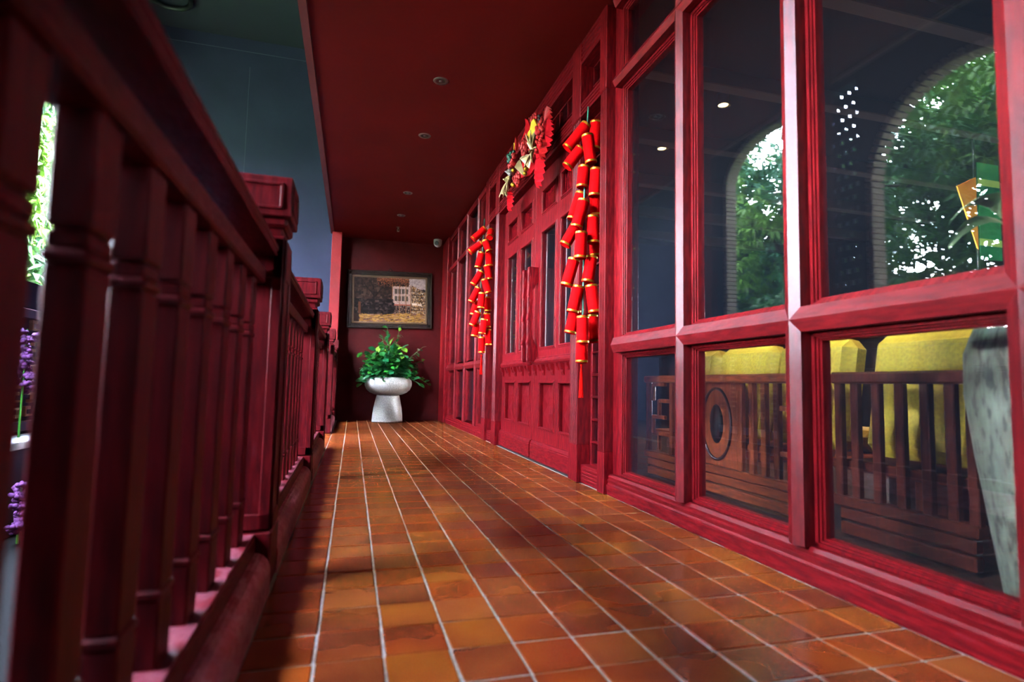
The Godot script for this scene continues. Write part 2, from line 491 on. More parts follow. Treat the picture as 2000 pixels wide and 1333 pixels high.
func hall() -> void:
	struct("wall_end", boxed(Vector3(-3.9, -0.9, -9.8), Vector3(-0.2, 6.2, -9.45)), M.navy, "tall blue grey end wall of the hall left of the corridor")
	var s := MB.new()
	s.box(Vector3(-1.775, -0.9, -9.45), Vector3(-1.767, 5.55, -9.447))
	s.box(Vector3(-3.5, 5.79, -9.45), Vector3(-0.4, 5.80, -9.446))
	struct("trim", s, M.navy_seam, "thin panel seams on the blue grey hall wall")
	struct("ceiling", boxed(Vector3(-3.9, 6.0, -9.8), Vector3(-0.2, 6.2, 5.2)), M.hall_ceil, "dark blue grey ceiling high above the hall")
	struct("floor", boxed(Vector3(-3.9, -1.1, -9.8), Vector3(-0.45, -0.9, 5.2)), M.hall_floor, "grey stone hall floor below the corridor")
	var ring := MB.new()
	var pts := []
	var rad := []
	for i in 33:
		pts.append(Vector3(-2.72 + 0.30 * cos(TAU * i / 32), 5.93, -8.55 + 0.30 * sin(TAU * i / 32)))
		rad.append(0.035)
	ring.tube(pts, rad, 8, false)
	ring.box(Vector3(-2.99, 5.93, -8.58), Vector3(-2.93, 6.0, -8.52))
	ring.box(Vector3(-2.51, 5.93, -8.58), Vector3(-2.45, 6.0, -8.52))
	single("ceiling_ring", ring, M.black, "black ring fitting on the dark hall ceiling at top left", "ceiling fitting")
	# arcade on the garden side
	var w := MB.new()
	var arches := [[-7.6, 1.12, 4.25, 0.75], [-4.55, 1.2, 3.27, 1.2], [-1.5, 1.2, 3.27, 1.2]]
	var x0 := -3.68
	var x1 := -3.5
	w.box(Vector3(x0, -0.9, -9.8), Vector3(x1, 1.3, 5.0))
	w.box(Vector3(x0, 5.2, -9.8), Vector3(x1, 6.0, 5.0))
	w.box(Vector3(x0, 1.3, -9.8), Vector3(x1, 5.2, -8.72))
	w.box(Vector3(x0, 1.3, -3.35), Vector3(x1, 5.2, -2.7))
	w.box(Vector3(x0, 1.3, -0.3), Vector3(x1, 5.2, 5.0))
	w.box(Vector3(x0, 4.85, -6.48), Vector3(x1, 5.2, -5.75))
	w.box(Vector3(x0, 1.3, -6.48), Vector3(x1, 1.62, -5.75))
	w.box(Vector3(x0, 1.3, -8.72), Vector3(x1, 1.63, -6.48))
	w.box(Vector3(x0, 1.62, -6.48), Vector3(x1, 4.85, -6.36))
	w.box(Vector3(x0, 1.62, -5.86), Vector3(x1, 4.85, -5.75))
	for a in arches:
		for i in 24:
			var q := []
			for k in [i, i + 1]:
				var t: float = PI - PI * k / 24.0
				q.append(Vector2(a[0] + a[1] * cos(t), a[2] + a[3] * sin(t)))
			w.xprism(P2([q[0].x, q[0].y, q[1].x, q[1].y, q[1].x, 5.2, q[0].x, 5.2]), x0, x1)
	var left := struct("wall_left", w, M.navy, "blue grey arcade wall with brick lined arches open to the trees")
	# openwork brick screen between the two nearer arches
	var slab := boxed(Vector3(-0.03, -0.05, -0.25), Vector3(0.03, 0.05, 0.25), 0.004).mesh()
	var stub := boxed(Vector3(-0.025, -0.034, -0.036), Vector3(0.025, 0.034, 0.036), 0.003).mesh()
	for r in 19:
		var y := 1.66 + r * 0.168
		part("screen_slab", slab, M.navy, left, Transform3D(Basis(), Vector3(-3.59, y, -6.11)))
		for c in 5:
			var z := -6.355 + c * 0.125 + (0.0625 if r % 2 else 0.0) - 0.02
			if z < -6.35 or z > -5.87:
				continue
			part("screen_block", stub, M.navy, left, Transform3D(Basis(), Vector3(-3.59, y + 0.084, z)))
	# bricks lining the two arches
	var jamb := boxed(Vector3(-0.105, -0.033, -0.05), Vector3(0.105, 0.033, 0.05), 0.005).mesh()
	for a in arches.slice(0, 2):
		for sgn in [-1.0, 1.0]:
			var y := 1.34 if a[0] > -6.0 else 1.67
			while y < a[2]:
				part("brick", jamb, M.brick, left, Transform3D(Basis(), Vector3(-3.59 + rng.randf_range(-0.006, 0.006), y, a[0] + sgn * (a[1] - 0.04))))
				y += 0.0755
		var nb := 40 if a[3] > 1.0 else 36
		for i in nb:
			var t := PI - PI * (i + 0.5) / nb
			var p := Vector2(a[0] + (a[1] - 0.04) * cos(t), a[2] + (a[3] - 0.04) * sin(t))
			var d := Vector2(-a[1] * sin(t), a[3] * cos(t)).normalized()      # along the curve, in (z, y)
			part("brick", jamb, M.brick, left, Transform3D(Basis(Vector3.RIGHT, Vector3(0, d.y, d.x), Vector3.RIGHT.cross(Vector3(0, d.y, d.x))), Vector3(-3.59, p.y, p.x)))
	# fretwork planter screen with flowers, seen between the nearest balusters
	var sc := thing("lattice_screen", "dark wooden fretwork screen with cream pieces behind the nearest balusters", "screen", Vector3(-3.38, -0.9, -7.6))
	for z in [-1.4, -0.38, 1.4]:
		part("post", boxed(Vector3(-0.05, 0, z - 0.07), Vector3(0.05, 2.3, z + 0.07), 0.006), M.lattice, sc)
	for y in [0.95, 2.15]:
		part("rail", boxed(Vector3(-0.035, y - 0.05, -1.4), Vector3(0.035, y + 0.05, 1.4), 0.006), M.lattice, sc)
	var fret := MB.new()
	fret.box(Vector3(-0.02, -0.048, -0.07), Vector3(0.02, -0.028, 0.08), 0.003)
	fret.box(Vector3(-0.02, -0.05, 0.06), Vector3(0.02, 0.045, 0.085), 0.003)
	fret.box(Vector3(-0.02, 0.025, -0.02), Vector3(0.02, 0.06, 0.09), 0.003)
	var fm := fret.mesh()
	for i in 11:
		for j in 7:
			if rng.randf() < 0.3:
				continue
			part("fret", fm, M.cream, sc, Transform3D(Basis(Vector3.RIGHT, PI if (i + j) % 2 else 0.0), Vector3(0, 1.1 + 0.155 * j, -1.24 + 0.245 * i)))
	single("stone_ledge", boxed(Vector3(-3.3, -0.10, -8.95), Vector3(-2.95, -0.02, -6.2), 0.01), M.ledge, "white stone ledge below the fretwork screen at far left", "ledge")
	single("ledge_wall", boxed(Vector3(-3.27, -0.9, -8.9), Vector3(-2.98, -0.10, -6.25), 0.01), M.black, "dark low wall carrying the white ledge at far left", "low wall")
	for g in [[Vector3(-3.14, 0.25, -6.72), 0.8, "purple flower spray against the fretwork screen above the white ledge"], [Vector3(-2.8, -0.9, -6.12), 0.55, "purple flower spray standing in front of the ledge wall at far left"]]:
		var fl := thing("purple_flowers", g[2], "flowers", g[0])
		var st := MB.new()
		st.tube([Vector3(0, -0.27, 0) if g[0].y > 0.0 else Vector3.ZERO, Vector3(0.02, g[1], 0.05)], [0.012, 0.006], 6)
		part("stem", st, M.leaf[1], fl)
		var bloom := MB.new()
		for k in 6:
			var e := Vector3(cos(TAU * k / 6.0), 0.25, sin(TAU * k / 6.0))
			bloom.ball(e * 0.03, Vector3(0.026, 0.02, 0.026), 6, 4)
		bloom.ball(Vector3.ZERO, Vector3(0.02, 0.03, 0.02), 6, 4)
		var bm := bloom.mesh()
		for i in 26:
			part("blossom", bm, M.purple, fl, Transform3D(Basis.from_euler(Vector3(rng.randf() * TAU, rng.randf() * TAU, 0)), Vector3(rng.randf_range(-0.03, 0.06), g[1] * (0.25 + 0.75 * i / 26.0), rng.randf_range(-0.14, 0.14))))

# ---------------------------------------------------------------- floor
func floor_tiles() -> void:
	var fl := struct("floor", boxed(Vector3(-0.47, -0.9, -9.2), Vector3(1.62, -0.004, 5.2)), M.grout, "corridor floor of glazed orange brown square tiles with pale joints")
	var half := 0.0705
	var shapes := {}
	for w in [0.141, 0.118]:
		shapes[w] = []
		for k in 2:
			var b := MB.new()
			b.box(Vector3(-w / 2, -0.012, -half), Vector3(w / 2, 0.0, half), 0.0018 + 0.0006 * k)
			shapes[w].append(b.mesh())
	var count := 0
	var rest := []
	for i in M.tile.size():
		rest.append(MB.new())
	for r in range(-18, 54):
		var z := -1.463 - 0.147 * r - 0.0735
		if z < -9.19 or z > 1.1:
			continue
		for c in range(-3, 10):
			if c == -3 and (z > -5.2 or z < -7.3):
				continue
			var w := 0.118 if c == 8 else 0.141
			if c == 9:
				continue
			var x := 0.092 + 0.147 * c + 0.0735
			if c == 8:
				x = 1.268 + 0.0615
			var at := Vector3(x + rng.randf_range(-0.0012, 0.0012), rng.randf_range(-0.0012, 0.0), z + rng.randf_range(-0.0012, 0.0012))
			var turn := Basis.from_euler(Vector3(rng.randf_range(-0.002, 0.002), rng.randf_range(-0.008, 0.008), rng.randf_range(-0.002, 0.002)))
			var m: int = rng.randi() % M.tile.size()
			if z < -0.75 and count < 300:
				count += 1
				part("tile", shapes[w][rng.randi() % 2], M.tile[m], fl, Transform3D(turn, at))
			else:
				rest[m].box(Vector3(-w / 2, -0.012, -half), Vector3(w / 2, 0.0, half), 0.0018, Transform3D(turn, at))
	for i in rest.size():
		var o := part("tile_field", rest[i], M.tile[i], fl)
		o.set_meta("kind", "stuff")

# ---------------------------------------------------------------- shop front
const XE := 1.385      # edges of the mullions; their ridges stand 15 mm further out

func ridge_v(z0: float, z1: float, y0: float, y1: float) -> MB:
	var b := MB.new()
	b.vprism(P2([1.47, z0, XE, z0, XE - 0.016, (z0 + z1) / 2, XE, z1, 1.47, z1]), y0, y1)
	return b

func ridge_h(y0: float, y1: float, z0: float, z1: float) -> MB:
	var b := MB.new()
	b.prism(P2([1.47, y0, XE, y0, XE - 0.016, (y0 + y1) / 2, XE, y1, 1.47, y1]), Transform3D(), z0, z1)
	return b

func glazed(win: Node3D, z0: float, z1: float, y0: float, y1: float, dx := 0.0) -> void:
	# a stepped bead all round and a sealed double pane
	var b := MB.new()
	for s in [[1.424, 0.014], [1.432, 0.021], [1.440, 0.028]]:
		var d: float = s[1]
		var x: float = s[0] + dx
		b.box(Vector3(x, y0, z0), Vector3(1.476, y1, z0 + d), 0.002)
		b.box(Vector3(x, y0, z1 - d), Vector3(1.476, y1, z1), 0.002)
		b.box(Vector3(x, y0, z0), Vector3(1.476, y0 + d, z1), 0.002)
		b.box(Vector3(x, y1 - d, z0), Vector3(1.476, y1, z1), 0.002)
	part("glazing_bead", b, M.v, win)
	var g := MB.new()
	g.box(Vector3(1.456 + dx, y0 + 0.025, z0 + 0.025), Vector3(1.460 + dx, y1 - 0.025, z1 - 0.025))
	g.box(Vector3(1.470 + dx, y0 + 0.025, z0 + 0.025), Vector3(1.474 + dx, y1 - 0.025, z1 - 0.025))
	part("pane", g, M.glass, win)

func window_bay(called: String, label: String, zs: Array, z_end0: float, z_end1: float, dx := 0.0) -> void:
	# zs: centres of the mullions; z_end0 (far) and z_end1 (near): the jambs
	var win := thing(called, label, "window")
	win.set_meta("kind", "structure")
	var edges := [z_end0]
	for z in zs:
		part("mullion", ridge_v(z - 0.0335, z + 0.0335, 0.112, 2.845), M.sheen_v, win)
		edges.append(z - 0.0335); edges.append(z + 0.0335)
	edges.append(z_end1)
	part("middle_rail", ridge_h(0.790, 0.872, z_end0 - 0.02, z_end1 + 0.02), M.sheen_h, win)
	part("transom_rail", ridge_h(2.320, 2.385, z_end0 - 0.02, z_end1 + 0.02), M.h, win)
	part("head_rail", ridge_h(2.80, 2.879, z_end0 - 0.02, z_end1 + 0.02), M.h, win)
	for z in [[z_end0 - 0.11, z_end0], [z_end1, z_end1 + 0.11]]:
		part("jamb", boxed(Vector3(1.43, 0.112, z[0]), Vector3(1.53, 2.88, z[1]), 0.003), M.v, win)
	var base := MB.new()
	base.prism(P2([1.53, 0.0, 1.392, 0.0, 1.388, 0.054, 1.394, 0.058, 1.398, 0.066, 1.394, 0.082, 1.402, 0.088, 1.400, 0.100, 1.408, 0.114, 1.53, 0.114]), Transform3D(), z_end0 - 0.10, z_end1 + 0.085)
	part("moulded_base", base, M.h, win)
	for i in range(0, edges.size(), 2):
		glazed(win, edges[i], edges[i + 1], 0.114, 0.790, dx)
		glazed(win, edges[i], edges[i + 1], 0.872, 2.320, dx)
		glazed(win, edges[i], edges[i + 1], 2.385, 2.800, dx)

func pilaster(z0: float, z1: float, outer: float) -> void:
	var t := thing("trim_1", "fluted red pilaster of the door surround", "pilaster")
	t.set_meta("kind", "structure")
	t.set_meta("label", ["fluted red pilaster between the near window bay and its sidelight", "fluted red pilaster on the near side of the door", "fluted red pilaster on the far side of the door", "fluted red pilaster between the far sidelight and the far window bay"][int(outer)])
	var w := z1 - z0
	var n := 4
	var p := [1.56, z0, 1.374, z0]
	for i in n:
		var a := z0 + w * (0.12 + 0.76 * i / n)
		var d := w * 0.76 / n
		p.append_array([1.374, a + d * 0.14, 1.381, a + d * 0.3, 1.381, a + d * 0.7, 1.374, a + d * 0.86])
	p.append_array([1.374, z1, 1.56, z1])
	var b := MB.new()
	b.vprism(P2(p), 0.235, 2.36)
	part("fluted_shaft", b, M.sheen_v, t)
	part("base_block", boxed(Vector3(1.371, 0.0, z0 - 0.002), Vector3(1.56, 0.235, z1 + 0.002), 0.004), M.v, t)
	part("head_block", boxed(Vector3(1.366, 2.36, z0 - 0.003), Vector3(1.56, 2.878, z1 + 0.003), 0.006), M.v, t)

func ribbed(y0: float, y1: float, z0: float, z1: float, n: int) -> MB:
	var p := [1.56, y0, 1.372, y0]
	for i in n:
		var a := y0 + (y1 - y0) * (0.12 + 0.8 * i / n)
		var d := (y1 - y0) * 0.8 / n
		p.append_array([1.372, a + d * 0.1, 1.380, a + d * 0.25, 1.380, a + d * 0.65, 1.372, a + d * 0.8])
	p.append_array([1.372, y1, 1.56, y1])
	var b := MB.new()
	b.prism(P2(p), Transform3D(), z0, z1)
	return b

func small_light(win: Node3D, z0: float, z1: float, y0: float, y1: float, cols: int, rows: int, x: float) -> void:
	# muntin grid with one pane to every opening
	var bar := 0.014
	for i in range(0, rows + 1):
		var y := y0 + (y1 - y0) * i / rows
		part("muntin", boxed(Vector3(x - 0.012, y - bar / 2, z0), Vector3(x + 0.022, y + bar / 2, z1), 0.003), M.h, win)
	for i in range(0, cols + 1):
		var z := z0 + (z1 - z0) * i / cols
		part("muntin", boxed(Vector3(x - 0.010, y0, z - bar / 2), Vector3(x + 0.020, y1, z + bar / 2), 0.003), M.v, win)
	for i in rows:
		for j in cols:
			var a := Vector3(x + 0.003, y0 + (y1 - y0) * i / rows + bar / 2, z0 + (z1 - z0) * j / cols + bar / 2)
			var b := Vector3(x + 0.007, y0 + (y1 - y0) * (i + 1) / rows - bar / 2, z0 + (z1 - z0) * (j + 1) / cols - bar / 2)
			part("pane", boxed(a, b), M.glass, win)

func sidelight(called: String, z0: float, z1: float, label: String) -> void:
	var win := thing(called, label, "window")
	win.set_meta("kind", "structure")
	var base := MB.new()
	base.box(Vector3(1.40, 0.0, z0), Vector3(1.53, 0.112, z1), 0.003)
	for i in 4:
		base.box(Vector3(1.392, 0.020 + 0.021 * i, z0 + 0.03), Vector3(1.41, 0.034 + 0.021 * i, z1 - 0.03), 0.003)
	part("ribbed_base", base, M.h, win)
	part("back_stile", boxed(Vector3(1.462, 0.112, z0), Vector3(1.53, 2.36, z0 + 0.02)), M.v, win)
	small_light(win, z0 + 0.02, z1 - 0.005, 0.112, 2.36, 2, 16, 1.47)
	part("lintel", ribbed(2.36, 2.45, z0, z1, 3), M.h, win)
	part("head", ribbed(2.72, 2.878, z0, z1, 4), M.h, win)
	small_light(win, z0, z1, 2.45, 2.72, 2, 2, 1.47)

func door_leaf(d: Node3D, z0: float, z1: float, a0: float, a1: float, b0: float, b1: float, near: bool) -> void:
	var b := MB.new()
	for z in [[z0, a0], [a1, b0], [b1, z1]]:
		b.box(Vector3(1.44, 0.008, z[0]), Vector3(1.49, 2.335, z[1]), 0.002)
	for y in [[0.008, 0.27], [0.62, 0.90], [1.84, 2.00], [2.18, 2.335]]:
		b.box(Vector3(1.4405, y[0], z0 + 0.001), Vector3(1.489, y[1], z1 - 0.001), 0.001)
	var leaf := part("door_leaf", b, M.v, d)
	for c in [[a0, a1], [b0, b1]]:
		for r in [[2.00, 2.18], [0.90, 1.84], [0.27, 0.62]]:
			var f := MB.new()
			for s in [[1.430, 0.010, 0.012], [1.436, 0.020, 0.024]]:
				f.box(Vector3(s[0], r[0] - s[1], c[0] - s[1]), Vector3(1.455, r[0] + s[2] - s[1], c[1] + s[1]), 0.002)
				f.box(Vector3(s[0], r[1] - s[2] + s[1], c[0] - s[1]), Vector3(1.455, r[1] + s[1], c[1] + s[1]), 0.002)
				f.box(Vector3(s[0], r[0], c[0] - s[1]), Vector3(1.455, r[1], c[0] + s[2] - s[1]), 0.002)
				f.box(Vector3(s[0], r[0], c[1] - s[2] + s[1]), Vector3(1.455, r[1], c[1] + s[1]), 0.002)
			part("panel_moulding", f, M.v, leaf)
			if r[1] - r[0] > 0.5:
				var g := MB.new()
				g.box(Vector3(1.460, r[0], c[0]), Vector3(1.464, r[1], c[1]))
				g.box(Vector3(1.474, r[0], c[0]), Vector3(1.478, r[1], c[1]))
				part("glass_pane", g, M.glass, leaf)
				var bars := MB.new()
				bars.box(Vector3(1.466, r[0], c[0] + 0.035), Vector3(1.472, r[1], c[0] + 0.043))
				bars.box(Vector3(1.466, r[0], c[1] - 0.043), Vector3(1.472, r[1], c[1] - 0.035))
				part("spacer_bar", bars, M.steel, leaf)
			elif r[0] > 1.0:
				part("upper_panel", boxed(Vector3(1.466, r[0], c[0]), Vector3(1.48, r[1], c[1])), M.gloss, leaf)
			else:
				var pn := MB.new()
				pn.box(Vector3(1.470, r[0], c[0]), Vector3(1.485, r[1], c[1]))
				var cz: float = (c[0] + c[1]) / 2
				var hz: float = (c[1] - c[0]) / 2 - 0.03
				for q in [0.32, 0.68]:
					var cy: float = lerpf(r[0], r[1], q)
					var o := [Vector3(1.470, cy - 0.10, cz), Vector3(1.470, cy, cz + hz), Vector3(1.470, cy + 0.10, cz), Vector3(1.470, cy, cz - hz)]
					for k in 4:
						pn.outtri(o[k], o[(k + 1) % 4], Vector3(1.460, cy, cz), Vector3(1.5, cy, cz))
				part("lower_panel", pn, M.v, leaf)
	var mo := MB.new()
	mo.prism(P2([1.445, 0.762, 1.428, 0.764, 1.418, 0.775, 1.414, 0.79, 1.420, 0.805, 1.430, 0.812, 1.432, 0.826, 1.445, 0.83]), Transform3D(), z0 + 0.02, z1 - 0.02)
	part("rail_moulding", mo, M.h, leaf)
	for i in 9:
		var zc: float = lerpf(z0 + 0.07, z1 - 0.07, i / 8.0)
		var big := i % 4 == 0
		var k := MB.new()
		if big or i % 4 == 2:
			k.prism(P2([1.441, 0.675, 1.432, 0.682, 1.425, 0.70, 1.426, 0.715, 1.416, 0.722, 1.408, 0.74, 1.404, 0.764, 1.441, 0.764]), Transform3D(), zc - 0.022, zc + 0.022)
		else:
			k.prism(P2([1.441, 0.71, 1.430, 0.718, 1.424, 0.735, 1.414, 0.745, 1.412, 0.764, 1.441, 0.764]), Transform3D(), zc - 0.018, zc + 0.018)
		part("corbel", k, M.v, leaf)
	var kb := MB.new()
	kb.prism(P2([1.441, 0.008, 1.416, 0.008, 1.416, 0.118, 1.420, 0.122, 1.420, 0.130, 1.428, 0.150, 1.441, 0.157]), Transform3D(), z0 + (0.012 if near else 0.0), z1 - (0.0 if near else 0.012))
	part("kickboard", kb, M.h, leaf)
	# carved pull handle, waisted, standing off the meeting stile
	var hz0: float = z0 + 0.045 if near else z1 - 0.095
	var h := MB.new()
	var front := []
	var back := []
	for i in 21:
		var u := i / 20.0
		var y := 0.79 + 0.78 * u
		front.append(Vector2(1.362 + 0.006 * sin(u * 23.0) + 0.004 * sin(u * 51.0), y))
		var stand := clampf((absf(u - 0.5) - 0.24) / 0.12, 0.0, 1.0)
		back.append(Vector2(lerpf(1.392, 1.438, stand * stand * (3 - 2 * stand)) + 0.003 * sin(u * 31.0), y))
	back.reverse()
	var hp := PackedVector2Array()
	for q in front + back:
		hp.append(q)
	h.prism(hp, Transform3D(), hz0, hz0 + 0.05)
	for g in [0.012, 0.030]:
		h.box(Vector3(1.356, 0.80, hz0 + g), Vector3(1.37, 1.56, hz0 + g + 0.009), 0.003)
	part("pull_handle", h, M.v, leaf)

func shop_front() -> void:
	window_bay("window_1", "near window bay of the red shop front with large double panes", [-2.2, -1.5275, -0.8635, -0.1975], -2.84, 0.47)
	window_bay("window_2", "far window bay of the red shop front beside the end wall", [-6.53, -7.2, -7.87], -8.55, -6.14, -0.020)
	struct("wall_front", boxed(Vector3(1.43, 0.0, 0.55), Vector3(1.60, 2.88, 5.0)), M.wall, "red wall beside the near window bay behind the viewer")
	struct("trim", boxed(Vector3(1.35, 0.0, -8.94), Vector3(1.53, 2.88, -8.62), 0.01), M.v, "plain red post where the far window bay meets the short wall")
	pilaster(-3.03, -2.945, 0)
	pilaster(-3.48, -3.34, 1)
	pilaster(-5.62, -5.48, 2)
	pilaster(-6.09, -5.93, 3)
	sidelight("window_3", -3.34, -3.03, "narrow sidelight of small panes on the near side of the door")
	sidelight("window_4", -5.93, -5.62, "narrow sidelight of small panes on the far side of the door")
	var tr := thing("window_5", "row of small panes above the double door", "window")
	tr.set_meta("kind", "structure")
	part("lintel", ribbed(2.335, 2.45, -5.48, -3.48, 4), M.h, tr)
	part("head", ribbed(2.72, 2.878, -5.48, -3.48, 4), M.h, tr)
	small_light(tr, -5.48, -3.48, 2.45, 2.72, 12, 2, 1.47)
	var d := thing("door_1", "red panelled double door with tall panes and carved pull handles", "door")
	d.set_meta("kind", "structure")
	door_leaf(d, -4.462, -3.482, -4.29, -3.955, -3.85, -3.57, true)
	door_leaf(d, -5.478, -4.468, -5.33, -5.0, -4.875, -4.55, false)
	struct("trim", boxed(Vector3(1.40, 0.0, -5.48), Vector3(1.56, 0.006, -3.48)), M.black, "dark threshold strip under the red double door")

# ---------------------------------------------------------------- balustrade
func rx(z: float) -> float:
	return -0.2005 + 0.003 * z

func newel(z: float, label: String) -> void:
	# z: its front; the shaft's right face stands at rx(z)
	var t := thing("newel_post", label, "post", Vector3(rx(z) - 0.085, 0, z - 0.085), "newel posts of the balustrade")
	part("plinth", boxed(Vector3(-0.085, 0, -0.085), Vector3(0.085, 0.165, 0.085), 0.006), M.rail_v, t)
	var b := MB.new()
	b.box(Vector3(-0.08, 0.165, -0.08), Vector3(0.08, 1.03, 0.08), 0.005)
	part("shaft", b, M.rail_v, t)
	for k in 4:      # raised border round a sunk panel on every side
		var f := MB.new()
		f.box(Vector3(-0.078, 0.17, 0.078), Vector3(-0.048, 1.02, 0.085), 0.003)
		f.box(Vector3(0.048, 0.17, 0.078), Vector3(0.078, 1.02, 0.085), 0.003)
		f.box(Vector3(-0.078, 0.17, 0.078), Vector3(0.078, 0.215, 0.085), 0.003)
		f.box(Vector3(-0.078, 0.90, 0.078), Vector3(0.078, 1.02, 0.085), 0.003)
		part("panel_border", f, M.rail_v, t, Transform3D(Basis(Vector3.UP, PI / 2 * k), Vector3.ZERO))
	part("neck", boxed(Vector3(-0.07, 1.03, -0.07), Vector3(0.07, 1.06, 0.07), 0.004), M.rail_v, t)
	var c := MB.new()
	c.box(Vector3(-0.084, 1.055, -0.084), Vector3(0.084, 1.085, 0.084), 0.008)
	c.box(Vector3(-0.095, 1.085, -0.095), Vector3(0.095, 1.205, 0.095), 0.003)
	var cap := part("cap", c, M.rail_v, t)
	for k in 4:
		var f := MB.new()
		f.box(Vector3(-0.072, 1.105, 0.094), Vector3(-0.062, 1.187, 0.099), 0.002)
		f.box(Vector3(0.062, 1.105, 0.094), Vector3(0.072, 1.187, 0.099), 0.002)
		f.box(Vector3(-0.072, 1.105, 0.094), Vector3(0.072, 1.115, 0.099), 0.002)
		f.box(Vector3(-0.072, 1.177, 0.094), Vector3(0.072, 1.187, 0.099), 0.002)
		part("cap_border", f, M.rail_v, cap, Transform3D(Basis(Vector3.UP, PI / 2 * k), Vector3.ZERO))

func baluster_mesh() -> ArrayMesh:
	var b := MB.new()
	for k in [[0.021, 0.150, 0.262, 0.003], [0.0225, 0.262, 0.276, 0.003], [0.0195, 0.276, 0.715, 0.003], [0.0225, 0.715, 0.730, 0.004], [0.0195, 0.730, 0.750, 0.003], [0.021, 0.752, 0.885, 0.004]]:
		b.box(Vector3(-k[0], k[1], -k[0] - 0.013), Vector3(k[0], k[2], k[0] + 0.012), k[3])
	return b.mesh()

func railing() -> void:
	newel(0.12, "red newel post with panelled cap beside the camera, nearest of all")
	newel(-1.78, "red newel post with square panelled cap, nearest one in view")
	newel(-3.5, "second red newel post from the camera end of the balustrade")
	newel(-5.2, "third red newel post, on the near side of the gap in the balustrade")
	newel(-6.85, "brightly lit red newel post on the far side of the gap")
	newel(-8.66, "last red newel post, against the corner pier")
	var bal := baluster_mesh()
	var spans := [[-0.05, -1.78, "balustrade section nearest the camera, large and out of focus"], [-1.95, -3.5, "second balustrade section, between the two nearest newel posts in view"], [-3.67, -5.2, "third balustrade section, just before the gap"], [-7.02, -8.66, "short far balustrade section beside the potted plant"]]
	for s in spans:
		var z0: float = s[0]
		var z1: float = s[1]
		var t := thing("railing_section", s[2], "railing", Vector3(rx(z0) - 0.085, 0, z0), "balustrade sections")
		t.rotation.y = atan2(rx(z0) - rx(z1), z0 - z1)
		var L: float = -Vector2(z1 - z0, rx(z1) - rx(z0)).length()
		var hr := MB.new()
		var prof := [-0.066, 0.964, 0.060, 0.964, 0.064, 0.970, 0.061, 0.978, 0.065, 0.984, 0.065, 0.992]
		for k in 7:
			var a := PI * k / 6.0
			prof.append_array([0.065 * cos(a), 0.993 + 0.012 * sin(a)])
		prof.append_array([-0.066, 0.984])
		hr.prism(P2(prof), Transform3D(), L, 0.0)
		part("handrail", hr, M.rail_h, t)
		var sub := MB.new()
		sub.box(Vector3(-0.035, 0.880, L), Vector3(0.034, 0.925, 0), 0.005)
		part("sub_rail", sub, M.rail_h, t)
		part("lower_rail", boxed(Vector3(-0.05, 0.075, L), Vector3(0.045, 0.158, 0), 0.005), M.rail_h, t)
		var q := [-0.09, -0.004, 0.088, -0.004, 0.088, 0.056]
		for i in 7:
			var a := PI / 2 * i / 6.0
			q.append_array([0.045 + 0.043 * cos(a), 0.056 + 0.052 * sin(a)])
		q.append_array([-0.09, 0.108])
		var bb := MB.new()
		bb.prism(P2(q), Transform3D(), L, 0.0)
		part("base_beam", bb, M.worn_lit, t)  # wear plus a bright reflection put into the colour
		part("rail_top", boxed(Vector3(-0.046, 0.157, L), Vector3(0.040, 0.160, 0)), M.worn_lit_top, t)  # thin added cap, paler than the rail, for light on its top
		var zs := []
		if z0 > -0.5:
			for i in 11:
				zs.append(-0.702 + 0.163 * (3 - i) - z0)
		else:
			var nb := int(round(-L / 0.163)) - 1
			for i in nb:
				zs.append(L * (i + 1) / (nb + 1))
		for z in zs:
			if z < -0.03 and z > L + 0.03:
				part("baluster", bal, M.rail_v, t, Transform3D(Basis(), Vector3(0.0, 0, z)))

